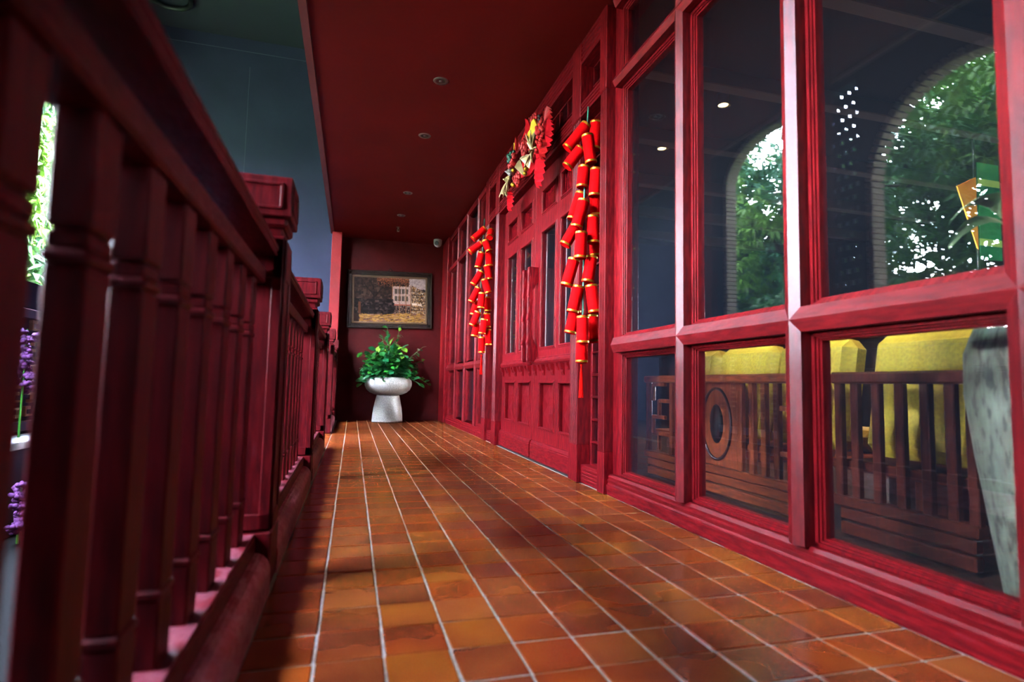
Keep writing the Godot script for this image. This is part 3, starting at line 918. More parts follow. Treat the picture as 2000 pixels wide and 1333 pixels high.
# ---------------------------------------------------------------- end wall: painting, planter, plant
func painting_image() -> ImageTexture:
	var im := Image.create(420, 270, false, Image.FORMAT_RGB8)
	im.fill(Color(0.16, 0.09, 0.07))
	var r := RandomNumberGenerator.new()
	r.seed = 5
	var dab := func(x: float, y: float, w: float, h: float, c: Color, j: float) -> void:
		var k := c.lightened(r.randf() * j) if r.randf() < 0.5 else c.darkened(r.randf() * j)
		im.fill_rect(Rect2i(int(x), int(y), maxi(1, int(w)), maxi(1, int(h))), k)
	for i in 2600:      # hazy houses behind the tree
		dab.call(r.randf_range(0, 420), r.randf_range(0, 190), r.randf_range(6, 22), r.randf_range(8, 24), Color(0.20, 0.14, 0.115) if r.randf() < 0.4 else Color(0.13, 0.08, 0.07), 0.12)
	for i in 700:       # pale sky, upper right
		dab.call(r.randf_range(320, 420), r.randf_range(0, 62), r.randf_range(5, 14), r.randf_range(3, 8), Color(0.66, 0.62, 0.66), 0.2)
	for i in 1800:      # pale corner house
		dab.call(r.randf_range(222, 330), r.randf_range(50, 160), r.randf_range(3, 10), r.randf_range(4, 12), Color(0.66, 0.58, 0.58), 0.16)
	for k in 4:
		for j in 2:
			im.fill_rect(Rect2i(236 + k * 21, 66 + j * 44, 15, 30), Color(0.20, 0.21, 0.20))
			im.fill_rect(Rect2i(243 + k * 21, 66 + j * 44, 2, 30), Color(0.5, 0.45, 0.42))
	im.fill_rect(Rect2i(216, 160, 118, 7), Color(0.58, 0.30, 0.22))
	for i in 500:
		dab.call(r.randf_range(222, 330), r.randf_range(166, 214), r.randf_range(3, 10), r.randf_range(4, 10), Color(0.20, 0.13, 0.12), 0.4)
	for x in [220, 262, 300, 328]:
		im.fill_rect(Rect2i(x, 40, 4, 175), Color(0.50, 0.36, 0.24))
	for i in 900:       # street front receding to the right
		var x := r.randf_range(332, 420)
		dab.call(x, r.randf_range(40 + (x - 332) * 0.5, 214), r.randf_range(3, 8), r.randf_range(5, 12), [Color(0.52, 0.38, 0.18), Color(0.62, 0.56, 0.50), Color(0.24, 0.16, 0.15)][r.randi() % 3], 0.3)
	for i in 7:
		im.fill_rect(Rect2i(336, 78 + 19 * i, 80, 3), Color(0.16, 0.10, 0.10))
	im.fill_rect(Rect2i(338, 150, 30, 14), Color(0.80, 0.78, 0.76))
	im.fill_rect(Rect2i(372, 154, 24, 12), Color(0.75, 0.72, 0.70))
	for i in 1500:      # street in yellow light
		dab.call(r.randf_range(30, 420), r.randf_range(212, 266), r.randf_range(8, 26), r.randf_range(2, 5), [Color(0.58, 0.44, 0.15), Color(0.46, 0.33, 0.16), Color(0.40, 0.27, 0.30), Color(0.66, 0.52, 0.22)][r.randi() % 4], 0.25)
	for i in 1100:      # shade at the foot of the tree
		dab.call(r.randf_range(0, 215), r.randf_range(130, 210), r.randf_range(8, 26), r.randf_range(6, 16), Color(0.085, 0.05, 0.055), 0.2)
	for b in [[120, 214, 112, 60, 9], [114, 110, 40, 10, 6], [114, 120, 190, 36, 6], [112, 70, 96, 2, 5], [190, 36, 250, 22, 3], [60, 40, 8, 50, 3], [112, 90, 160, 90, 4], [160, 60, 176, 4, 3]]:
		for s in 60:
			var u := s / 59.0
			var w: float = lerpf(b[4], b[4] * 0.55, u)
			im.fill_rect(Rect2i(int(lerpf(b[0], b[2], u) + 3 * sin(u * 9.0) - w / 2), int(lerpf(b[1], b[3], u)), int(w), int(w)), Color(0.09, 0.05, 0.05))
	for i in 900:       # autumn leaves
		dab.call(r.randf_range(130, 320), r.randf_range(0, 62) * r.randf(), 3, 2, [Color(0.55, 0.24, 0.13), Color(0.42, 0.18, 0.16), Color(0.62, 0.38, 0.18)][r.randi() % 3], 0.3)
	im.fill_rect(Rect2i(26, 150, 14, 70), Color(0.34, 0.20, 0.12))
	return ImageTexture.create_from_image(im)

func back_wall_things() -> void:
	var pa := thing("framed_painting", "framed painting of a street corner with bare tree on the red end wall", "painting", Vector3(0.545, 1.455, -9.2))
	pa.rotation.z = 0.028
	var hw := 0.665
	var hh := 0.46
	var outer := MB.new()
	var inner := MB.new()
	for s in [[outer, 0.075, 0.05, 0.0], [outer, 0.03, 0.062, 0.0], [inner, 0.03, 0.035, 0.075]]:
		var b: MB = s[0]
		var w: float = s[1]
		var g: float = s[3]
		b.box(Vector3(-hw + g, g, 0.004), Vector3(hw - g, g + w, s[2]), 0.008)
		b.box(Vector3(-hw + g, 2 * hh - g - w, 0.004), Vector3(hw - g, 2 * hh - g, s[2]), 0.008)
		b.box(Vector3(-hw + g, g, 0.004), Vector3(-hw + g + w, 2 * hh - g, s[2]), 0.008)
		b.box(Vector3(hw - g - w, g, 0.004), Vector3(hw - g, 2 * hh - g, s[2]), 0.008)
	part("frame", outer, M.frame, pa)
	part("inner_frame", inner, M.frame_in, pa)
	var q := QuadMesh.new()
	q.size = Vector2(2 * hw - 0.2, 2 * hh - 0.2)
	var cm := StandardMaterial3D.new()
	cm.albedo_texture = painting_image()
	cm.albedo_color = Color(0.78, 0.70, 0.64)
	cm.roughness = 0.45
	cm.metallic_specular = 0.2
	part("canvas", q, cm, pa, Transform3D(Basis(), Vector3(0, hh, 0.02)))
	var hk := MB.new()
	hk.tube([Vector3(-0.05, 2 * hh - 0.01, 0.02), Vector3(0, 2 * hh + 0.05, 0.01), Vector3(0.05, 2 * hh - 0.01, 0.02)], [0.006, 0.006, 0.006], 6)
	part("hanger", hk, M.frame, pa)

	var pl := thing("planter", "white crackled pedestal planter with wide round bowl before the end wall", "planter", Vector3(0.53, 0, -8.80))
	var base := MB.new()
	base.lathe([[0.0, 0.0], [0.225, 0.0], [0.228, 0.015], [0.222, 0.10], [0.210, 0.20], [0.190, 0.31], [0.172, 0.385], [0.165, 0.41], [0.0, 0.41]], 40)
	part("pedestal", base, M.pot, pl)
	var bowl := MB.new()
	bowl.lathe([[0.0, 0.408], [0.17, 0.408], [0.21, 0.416], [0.275, 0.445], [0.325, 0.49], [0.348, 0.545], [0.350, 0.59], [0.340, 0.635], [0.322, 0.668], [0.308, 0.676], [0.296, 0.668], [0.30, 0.64], [0.31, 0.60], [0.0, 0.59]], 48)
	part("bowl", bowl, M.pot, pl)
	var soil := MB.new()
	soil.lathe([[0.0, 0.60], [0.30, 0.60], [0.28, 0.635], [0.0, 0.65]], 32)
	part("soil", soil, M.soil, pl)
	var plant := thing("leafy_plant", "dense green leafy plant with rounded leaves growing in the white planter", "plant", Vector3(0.53, 0.63, -8.80))
	var leaf_meshes := []
	for k in 3:
		leaf_meshes.append(leaf_mesh([0.145, 0.12, 0.085][k], [0.09, 0.07, 0.052][k], 0.25))
	var stems := MB.new()
	var tips := []
	for i in 34:
		var a := TAU * i * 0.381966
		var u := sqrt((i + 0.5) / 34.0)
		var reach := 0.37 * u
		var high := lerpf(0.52, 0.10, u * u) + rng.randf_range(-0.04, 0.08)
		tips.append(Vector3(cos(a) * reach, high, sin(a) * reach * 0.8))
	tips.append_array([Vector3(-0.05, 0.80, 0.05), Vector3(0.13, 0.79, 0.05), Vector3(-0.12, 0.64, 0.1), Vector3(0.47, 0.50, 0.05), Vector3(0.50, 0.30, 0.05), Vector3(0.58, -0.04, 0.12), Vector3(0.42, -0.04, 0.2), Vector3(-0.40, -0.06, 0.15), Vector3(-0.40, 0.40, 0.1)])
	for tip in tips:
		var root := Vector3(tip.x * 0.3, 0.0, tip.z * 0.3)
		var mid := root.lerp(tip, 0.5) + Vector3(0, 0.10, 0)
		stems.tube([root, mid, tip], [0.006, 0.005, 0.003], 5)
		for j in 7 if tip.length() < 0.6 else 10:
			var u := 0.36 + 0.64 * j / (6.0 if tip.length() < 0.6 else 9.0)
			var p: Vector3 = root.lerp(mid, u * 2.0) if u < 0.5 else mid.lerp(tip, u * 2.0 - 1.0)
			var out := Vector3(tip.x, 0.25, tip.z).normalized().rotated(Vector3.UP, rng.randf_range(-1.6, 1.6))
			out.y = rng.randf_range(-0.45, 0.7)
			out = out.normalized()
			var side := out.cross(Vector3.UP).normalized()
			var up := side.cross(out)
			var big := 0 if tip.y < 0.62 and absf(tip.x) < 0.42 else 2
			part("leaf", leaf_meshes[rng.randi_range(big, 1 if big == 0 else 2)], M.leaf[rng.randi() % 4 if rng.randf() < 0.7 else 0], plant, Transform3D(Basis(side, up, -out).rotated(out, rng.randf_range(-0.8, 0.8)), p))
	part("stems", stems, M.leaf[1], plant)
	for k in 3:      # the countless small leaves that fill the crown
		var mm := MultiMesh.new()
		mm.transform_format = MultiMesh.TRANSFORM_3D
		mm.mesh = leaf_meshes[2] if k else leaf_meshes[1]
		mm.instance_count = 150
		for i in 150:
			var u := sqrt(rng.randf())
			var a := rng.randf() * TAU
			var top := lerpf(0.50, 0.12, u * u)
			var p := Vector3(cos(a) * u * 0.38, rng.randf_range(0.02, 1.0) * top + 0.02, sin(a) * u * 0.32)
			var out := Vector3(p.x, 0.1, p.z).normalized().rotated(Vector3.UP, rng.randf_range(-1.0, 1.0))
			out.y = rng.randf_range(-0.5, 0.8)
			out = out.normalized()
			var side := out.cross(Vector3.UP).normalized()
			mm.set_instance_transform(i, Transform3D(Basis(side, side.cross(out), -out).rotated(out, rng.randf_range(-0.9, 0.9)), p))
		var mi := MultiMeshInstance3D.new()
		mi.name = "foliage_%03d" % k if k else "foliage"
		mi.multimesh = mm
		mi.material_override = M.leaf[k]
		mi.set_meta("kind", "stuff")
		plant.add_child(mi, true)

func leaf_mesh(L: float, W: float, curl: float) -> ArrayMesh:
	# lies along -z, arched, with a folded midrib
	var b := MB.new()
	var rows := [[0.0, 0.08], [0.2, 0.62], [0.45, 1.0], [0.7, 0.9], [0.9, 0.5], [1.0, 0.0]]
	for i in rows.size() - 1:
		var a: Array = rows[i]
		var c: Array = rows[i + 1]
		var ya: float = -curl * L * a[0] * a[0]
		var yc: float = -curl * L * c[0] * c[0]
		for s in [-1.0, 1.0]:
			var p0 := Vector3(0, ya, -L * a[0])
			var p1 := Vector3(0, yc, -L * c[0])
			var e0 := Vector3(s * W / 2 * a[1], ya + 0.12 * W * a[1], -L * a[0])
			var e1 := Vector3(s * W / 2 * c[1], yc + 0.12 * W * c[1], -L * c[0])
			if s > 0.0:
				b.quad(p0, e0, e1, p1)
			else:
				b.quad(p0, p1, e1, e0)
	return b.mesh()

# ---------------------------------------------------------------- ceiling fittings
func ceiling_things() -> void:
	var which := ["nearest the camera", "second from the camera", "third from the camera", "farthest from the camera"]
	var zs := [-4.11, -5.10, -6.75, -7.71]
	for i in 4:
		var t := thing("recessed_downlight", "unlit white rimmed downlight in the red ceiling, " + which[i], "ceiling light", Vector3(0.55, 2.88, zs[i]), "unlit corridor downlights")
		var r := MB.new()
		r.lathe([[0.034, -0.002], [0.040, -0.007], [0.052, -0.006], [0.057, -0.001], [0.057, 0.003]], 28)
		r.lathe([[0.057, 0.0], [0.052, -0.006], [0.040, -0.007], [0.034, -0.002]], 28)
		part("rim", r, M.lamp_ring, t)
		var c := MB.new()
		c.lathe([[0.0, -0.0015], [0.024, -0.002], [0.036, -0.004]], 24)
		part("reflector", c, M.lamp_in, t)
		var b := MB.new()
		b.ball(Vector3(0, -0.002, 0), Vector3(0.016, 0.006, 0.016), 10, 5)
		part("bulb_cover", b, M.white, t)
	var s := thing("fire_sprinkler", "small metal sprinkler head under the red ceiling near the end wall", "sprinkler", Vector3(0.558, 2.88, -8.32))
	var p := MB.new()
	p.lathe([[0.03, -0.003], [0.03, 0.0]], 16)
	p.tube([Vector3.ZERO, Vector3(0, -0.03, 0)], [0.012, 0.012], 8)
	part("rose", p, M.steel, s)
	var y := MB.new()
	for k in [-1.0, 1.0]:
		y.tube([Vector3(k * 0.01, -0.03, 0), Vector3(k * 0.016, -0.045, 0), Vector3(0, -0.065, 0)], [0.003, 0.003, 0.003], 5)
	y.lathe([[0.0, -0.068], [0.02, -0.067], [0.02, -0.065], [0.0, -0.064]], 14)
	part("deflector", y, M.steel, s)
	var c := thing("security_camera", "white dome security camera with black lens in the ceiling corner", "camera", Vector3(1.22, 2.88, -8.86))
	var d := MB.new()
	d.lathe([[0.0, -0.115], [0.025, -0.112], [0.05, -0.095], [0.064, -0.065], [0.066, -0.03], [0.066, 0.0]], 24)
	part("dome", d, M.white, c)
	var l := MB.new()
	l.tube([Vector3(-0.02, -0.062, 0.04), Vector3(-0.03, -0.075, 0.066)], [0.036, 0.03], 16)
	part("lens", l, M.black, c)

# ---------------------------------------------------------------- strings of paper firecrackers
func cracker_parts(s: Node3D, a: Vector3, b: Vector3, r: float) -> void:
	var d := (b - a).normalized()
	var u := d.cross(Vector3(0.3, 0.1, 0.9)).normalized()
	var t := Transform3D(Basis(u, -d, u.cross(-d)), b)
	var L := a.distance_to(b)
	var body := MB.new()
	body.lathe([[0.0, 0.004], [r * 0.86, 0.004], [r * 0.9, -0.001], [r, 0.002], [r, L - 0.002], [r * 0.85, L], [0.0, L - 0.003]], 20)
	var o := part("firecracker", body, M.cracker, s, t)
	for y in [0.004, L - 0.016]:
		var g := MB.new()
		g.lathe([[r * 1.0, y], [r * 1.035, y + 0.001], [r * 1.035, y + 0.011], [r * 1.0, y + 0.012]], 20)
		part("gold_band", g, M.gold, o)

func fc_string(label: String, at: Vector3, list: Array, foot := Vector3(-0.006, 0.73, -0.002)) -> void:
	var s := thing("firecracker_string", label, "firecrackers", at, "hanging firecracker strings")
	var cord := MB.new()
	cord.tube([Vector3(0.02, 2.36, 0.0), Vector3(0.0, 1.8, 0), Vector3(0.0, 1.2, 0), foot], [0.006, 0.006, 0.006, 0.005], 6)
	part("cord", cord, M.teal, s)
	for i in range(0, list.size(), 6):
		cracker_parts(s, Vector3(list[i], list[i + 1], list[i + 2]), Vector3(list[i + 3], list[i + 4], list[i + 5]), 0.0365)
	var t := MB.new()
	for k in 9:
		var w := TAU * k / 9.0
		t.tube([foot, foot + Vector3(0.006 * cos(w), -0.06, 0.006 * sin(w)), foot + Vector3(0.013 * cos(w), -0.20, 0.013 * sin(w))], [0.003, 0.004, 0.003], 4)
	t.ball(foot, Vector3(0.009, 0.012, 0.009), 8, 5)
	part("tassel", t, M.thread, s)

func firecrackers() -> void:
	fc_string("string of red firecrackers before the near sidelight, larger in view", Vector3(1.342, 0, -3.19), [
		0.062, 2.26, 0.026, 0.052, 2.075, 0.022, 0.012, 2.243, 0.005, -0.104, 2.087, -0.044, 0.001, 2.163, 0.03, 0.026, 1.977, 0.041, -0.019, 2.091, -0.008, -0.103, 1.968, -0.043,
		-0.003, 1.975, -0.001, -0.013, 1.834, -0.006, 0.064, 1.957, 0.027, 0.057, 1.777, 0.024, -0.009, 1.753, 0.02, -0.051, 1.575, 0.0, 0.003, 1.822, -0.053, -0.048, 1.645, -0.074])
	var s := get_node("firecracker_string")
	var l := [0.047, 1.657, 0.02, 0.054, 1.48, 0.023, -0.04, 1.60, -0.025, -0.108, 1.469, -0.046, -0.035, 1.541, 0.045, -0.042, 1.373, 0.043, -0.052, 1.388, -0.022, -0.096, 1.215, -0.04,
		0.046, 1.403, 0.019, 0.022, 1.237, 0.009, -0.027, 1.218, -0.011, -0.06, 1.05, -0.025, 0.042, 1.224, 0.018, 0.064, 1.05, 0.027, -0.024, 1.079, -0.064, -0.054, 0.925, -0.077,
		-0.021, 1.025, 0.045, -0.019, 0.857, 0.046, 0.075, 1.047, -0.04, 0.085, 0.872, -0.035, -0.003, 0.90, -0.001, -0.005, 0.742, -0.002, 0.088, 1.827, -0.036, 0.094, 1.67, -0.031, 0.088, 1.561, -0.035, 0.094, 1.41, -0.029]
	for i in range(0, l.size(), 6):
		cracker_parts(s, Vector3(l[i], l[i + 1], l[i + 2]), Vector3(l[i + 3], l[i + 4], l[i + 5]), 0.0365)
	fc_string("string of red firecrackers before the far sidelight, smaller in view", Vector3(1.265, 0, -5.77), [
		0.032, 2.256, 0.007, -0.097, 2.129, -0.021, 0.09, 2.234, 0.02, 0.058, 2.133, 0.094, -0.003, 2.094, -0.001, -0.128, 1.99, -0.028, 0.017, 2.115, 0.055, 0.062, 1.991, 0.075,
		-0.001, 1.995, -0.0, -0.039, 1.823, -0.009, 0.068, 2.003, 0.015, 0.082, 1.846, 0.018, 0.055, 1.859, 0.012, 0.085, 1.702, 0.021, 0.004, 1.791, 0.001, -0.082, 1.641, -0.018], Vector3(0.022, 0.90, 0.005))
	s = get_node("firecracker_string_001")
	l = [0.021, 1.701, 0.056, 0.067, 1.551, 0.066, -0.023, 1.616, -0.005, -0.098, 1.455, -0.021, 0.004, 1.554, 0.052, -0.008, 1.387, 0.05, 0.08, 1.529, -0.05, 0.09, 1.371, -0.045,
		-0.03, 1.48, -0.058, -0.063, 1.327, -0.065, -0.022, 1.36, -0.005, -0.081, 1.207, -0.018, 0.032, 1.28, 0.058, 0.01, 1.119, 0.053, 0.08, 1.354, -0.05, 0.09, 1.197, -0.045,
		-0.019, 1.245, -0.055, -0.047, 1.098, -0.061, 0.08, 1.179, 0.01, 0.09, 1.007, 0.012, 0.021, 1.096, 0.005, 0.025, 0.924, 0.006]
	for i in range(0, l.size(), 6):
		cracker_parts(s, Vector3(l[i], l[i + 1], l[i + 2]), Vector3(l[i + 3], l[i + 4], l[i + 5]), 0.0365)

# ---------------------------------------------------------------- festive wreath over the door
func zy(p: Array, x: float, th: float) -> MB:
	var b := MB.new()
	b.xprism(P2(p), x - th / 2, x + th / 2)
	return b

func ruffle(c: Vector3, w: float, h: float, n: int) -> MB:
	# a leaf of paper folded across into sharp pleats, with notched edges
	var b := MB.new()
	var rows := []
	for i in n * 2 + 1:
		var u := i / float(n * 2)
		var ww := w / 2 * sin(PI * (0.10 + 0.82 * u)) * (1.0 if i % 2 else 0.82)
		var y := c.y + h / 2 - h * u
		var x := c.x - (0.022 if i % 2 else 0.0)
		rows.append([Vector3(x + 0.018, y - 0.015, c.z - ww), Vector3(x - 0.008, y, c.z), Vector3(x + 0.018, y - 0.015, c.z + ww)])
	for i in n * 2:
		for k in 2:
			b.quad(rows[i][k], rows[i + 1][k], rows[i + 1][k + 1], rows[i][k + 1])
	return b

func pleated_disc(c: Vector3, r: float, n: int) -> MB:
	# a round paper fan with radial pleats
	var b := MB.new()
	for k in n:
		var p := []
		for e in [k, k + 1]:
			var a: float = TAU * e / n
			p.append(c + Vector3(-0.012 if e % 2 else 0.016, r * sin(a) * (1.0 if e % 2 else 0.93), r * cos(a) * (1.0 if e % 2 else 0.93)))
		b.tri(c + Vector3(-0.02, 0, 0), p[1], p[0])
	return b

func rosette(c: Vector3, r: float) -> MB:
	var b := MB.new()
	for ring in 3:
		var n := 8 - ring * 2
		for k in n:
			var a := TAU * k / n + ring * 0.4
			var rr := r * (0.72 - 0.27 * ring)
			b.ball(c + Vector3(-0.012 * ring, rr * sin(a), rr * cos(a)), Vector3(0.014, r * 0.3, r * 0.3), 8, 5)
	b.ball(c + Vector3(-0.04, 0, 0), Vector3(0.012, r * 0.2, r * 0.2), 8, 5)
	return b

func spikes(c: Vector3, r: float, a0: float, a1: float, n: int) -> MB:
	var b := MB.new()
	for k in n:
		var a := lerpf(a0, a1, k / float(n - 1))
		var e := c + Vector3(-0.03 - 0.03 * (k % 3), r * sin(a), r * cos(a)) * (1.0 - 0.15 * (k % 2))
		e.x = c.x - 0.02 - 0.025 * (k % 3)
		b.tube([c, c.lerp(e, 0.5) + Vector3(-0.01, 0, 0), e], [0.008, 0.009, 0.003], 5)
	return b

func ornament() -> void:
	var o := thing("door_wreath", "red and gold paper festive wreath hung over the double door", "wreath", Vector3(0, 2.45, -4.4))
	var X := 1.335
	part("backing_crest", zy([-0.30, -0.02, 0.0, -0.10, 0.5, -0.06, 0.62, 0.10, 0.3, 0.18, 0.0, 0.22, -0.2, 0.14], X + 0.025, 0.012), M.paper_red, o)
	var flame := zy([-0.054, 0.412, 0.03, 0.36, 0.10, 0.272, 0.12, 0.2, 0.084, 0.14, 0.0, 0.08, -0.08, 0.03, -0.149, 0.147, -0.165, 0.21, -0.132, 0.267, -0.05, 0.30, -0.03, 0.36], X - 0.01, 0.010)
	part("flame_crest", flame, M.paper_red, o)
	var cut := MB.new()
	cut.xprism(P2([-0.10, 0.13, -0.06, 0.20, -0.02, 0.25, 0.02, 0.24, -0.03, 0.17, -0.07, 0.12]), X - 0.018, X - 0.014)
	cut.xprism(P2([0.0, 0.11, 0.05, 0.15, 0.06, 0.22, 0.03, 0.20, 0.0, 0.15]), X - 0.018, X - 0.014)
	part("dark_cutout", cut, M.black, o)
	part("yellow_banner", zy([0.235, 0.254, 0.30, 0.24, 0.37, 0.16, 0.345, 0.09, 0.28, 0.11, 0.222, 0.103, 0.15, 0.11, 0.093, 0.165, 0.15, 0.20, 0.195, 0.20], X - 0.04, 0.012), M.paper_yellow, o)
	part("banner_top", rosette(Vector3(X - 0.02, 0.27, 0.24), 0.055), M.ruby, o)
	part("red_flower", rosette(Vector3(X - 0.06, 0.10, 0.109), 0.085), M.ruby, o)
	part("red_flower", rosette(Vector3(X - 0.04, -0.085, -0.15), 0.075), M.ruby, o)
	part("red_flower", rosette(Vector3(X - 0.03, 0.0, 0.27), 0.055), M.ruby, o)
	for g in [[-0.068, 0.063, 0.05, 0.05, 0.251, -0.027, 0.25, -0.09, 0.22, -0.135, 0.119, -0.053], [-0.206, 0.033, -0.12, 0.06, -0.054, 0.05, 0.03, -0.05, 0.09, -0.148, -0.02, -0.09]]:
		var b := MB.new()
		var poly := P2(g)
		var cc := Vector2.ZERO
		for p in poly:
			cc += p / poly.size()
		for k in poly.size():
			var p := poly[k]
			var q := poly[(k + 1) % poly.size()]
			b.outtri(Vector3(X - 0.05, p.y, p.x), Vector3(X - 0.05, q.y, q.x), Vector3(X - 0.10, cc.y, cc.x), Vector3(X, cc.y, cc.x))
			b.outtri(Vector3(X - 0.05, p.y, p.x), Vector3(X - 0.05, q.y, q.x), Vector3(X - 0.03, cc.y, cc.x), Vector3(X - 0.06, cc.y, cc.x))
		part("gold_leaf", b, M.pale_gold, o)
	part("pleated_ribbon", ruffle(Vector3(X - 0.05, -0.225, 0.47), 0.24, 0.26, 6), M.paper_red, o)
	part("pleated_fan", pleated_disc(Vector3(X - 0.03, 0.09, 0.545), 0.125, 36), M.ruby, o)
	part("pleated_fan", pleated_disc(Vector3(X - 0.045, -0.035, 0.63), 0.115, 36), M.paper_red, o)
	part("pleated_ribbon", ruffle(Vector3(X - 0.06, -0.11, 0.585), 0.18, 0.14, 4), M.ruby, o)
	var bead := MB.new()
	for i in 26:
		bead.ball(Vector3(X - 0.075 - 0.02 * rng.randf(), 0.10 - 0.22 * rng.randf(), 0.48 + 0.16 * rng.randf()), Vector3.ONE * 0.016, 8, 5)
	part("red_berries", bead, M.ruby, o)
	var dk := MB.new()
	for i in 5:
		dk.ball(Vector3(X - 0.085, 0.14 - 0.03 * i, 0.55 + 0.012 * i), Vector3.ONE * 0.012, 8, 5)
	part("dark_beads", dk, M.black, o)
	part("gold_spray", spikes(Vector3(X - 0.06, -0.035, 0.358), 0.14, -2.4, 1.9, 13), M.pale_gold, o)
	var gl := MB.new()
	gl.tube([Vector3(X - 0.05, -0.03, 0.34), Vector3(X - 0.08, 0.04, 0.36), Vector3(X - 0.06, 0.10, 0.42)], [0.02, 0.028, 0.004], 7)
	gl.tube([Vector3(X - 0.05, -0.03, 0.32), Vector3(X - 0.08, 0.04, 0.30), Vector3(X - 0.06, 0.09, 0.34)], [0.02, 0.022, 0.004], 7)
	part("gold_blade", gl, M.pale_gold, o)
	part("red_candle", zy([-0.275, 0.21, -0.235, 0.20, -0.23, 0.30, -0.253, 0.335, -0.28, 0.30], X - 0.03, 0.02), M.ruby, o)
	var gb := MB.new()
	gb.tube([Vector3(X - 0.045, 0.19, -0.27), Vector3(X - 0.045, 0.28, -0.26)], [0.006, 0.006], 6)
	part("candle_stripe", gb, M.paper_yellow, o)
	var green := MB.new()
	for i in 12:
		green.ball(Vector3(X - 0.04 - 0.03 * rng.randf(), 0.19 + rng.randf_range(-0.035, 0.03), -0.33 + rng.randf_range(-0.06, 0.06)), Vector3(0.016, 0.022, 0.026), 8, 5)
	green.ball(Vector3(X - 0.02, 0.20, -0.47), Vector3(0.012, 0.02, 0.04), 8, 5)
	part("green_leaves", green, M.teal, o)
	var rb := MB.new()
	for i in 16:
		rb.ball(Vector3(X - 0.045 - 0.02 * rng.randf(), 0.11 + rng.randf_range(-0.05, 0.05), -0.30 + rng.randf_range(-0.07, 0.09)), Vector3.ONE * 0.021, 8, 5)
	part("red_berries", rb, M.ruby, o)
	part("silver_bow", rosette(Vector3(X - 0.05, 0.055, -0.37), 0.035), M.steel, o)
	part("gold_knot", rosette(Vector3(X - 0.05, 0.0, -0.42), 0.04), M.pale_gold, o)
	part("gold_tassel", spikes(Vector3(X - 0.05, 0.0, -0.40), 0.17, -2.3, -1.0, 11), M.pale_gold, o)
	part("red_tail", ruffle(Vector3(X - 0.03, -0.185, -0.42), 0.18, 0.18, 5), M.paper_red, o)
	var gs := MB.new()
	for p in [[0.191, -0.129], [0.17, -0.155], [-0.167, -0.138], [-0.20, -0.12], [-0.19, 0.0]]:
		gs.ball(Vector3(X - 0.07, p[1], p[0]), Vector3.ONE * 0.019, 8, 5)
	part("gold_bauble", gs, M.gold, o)

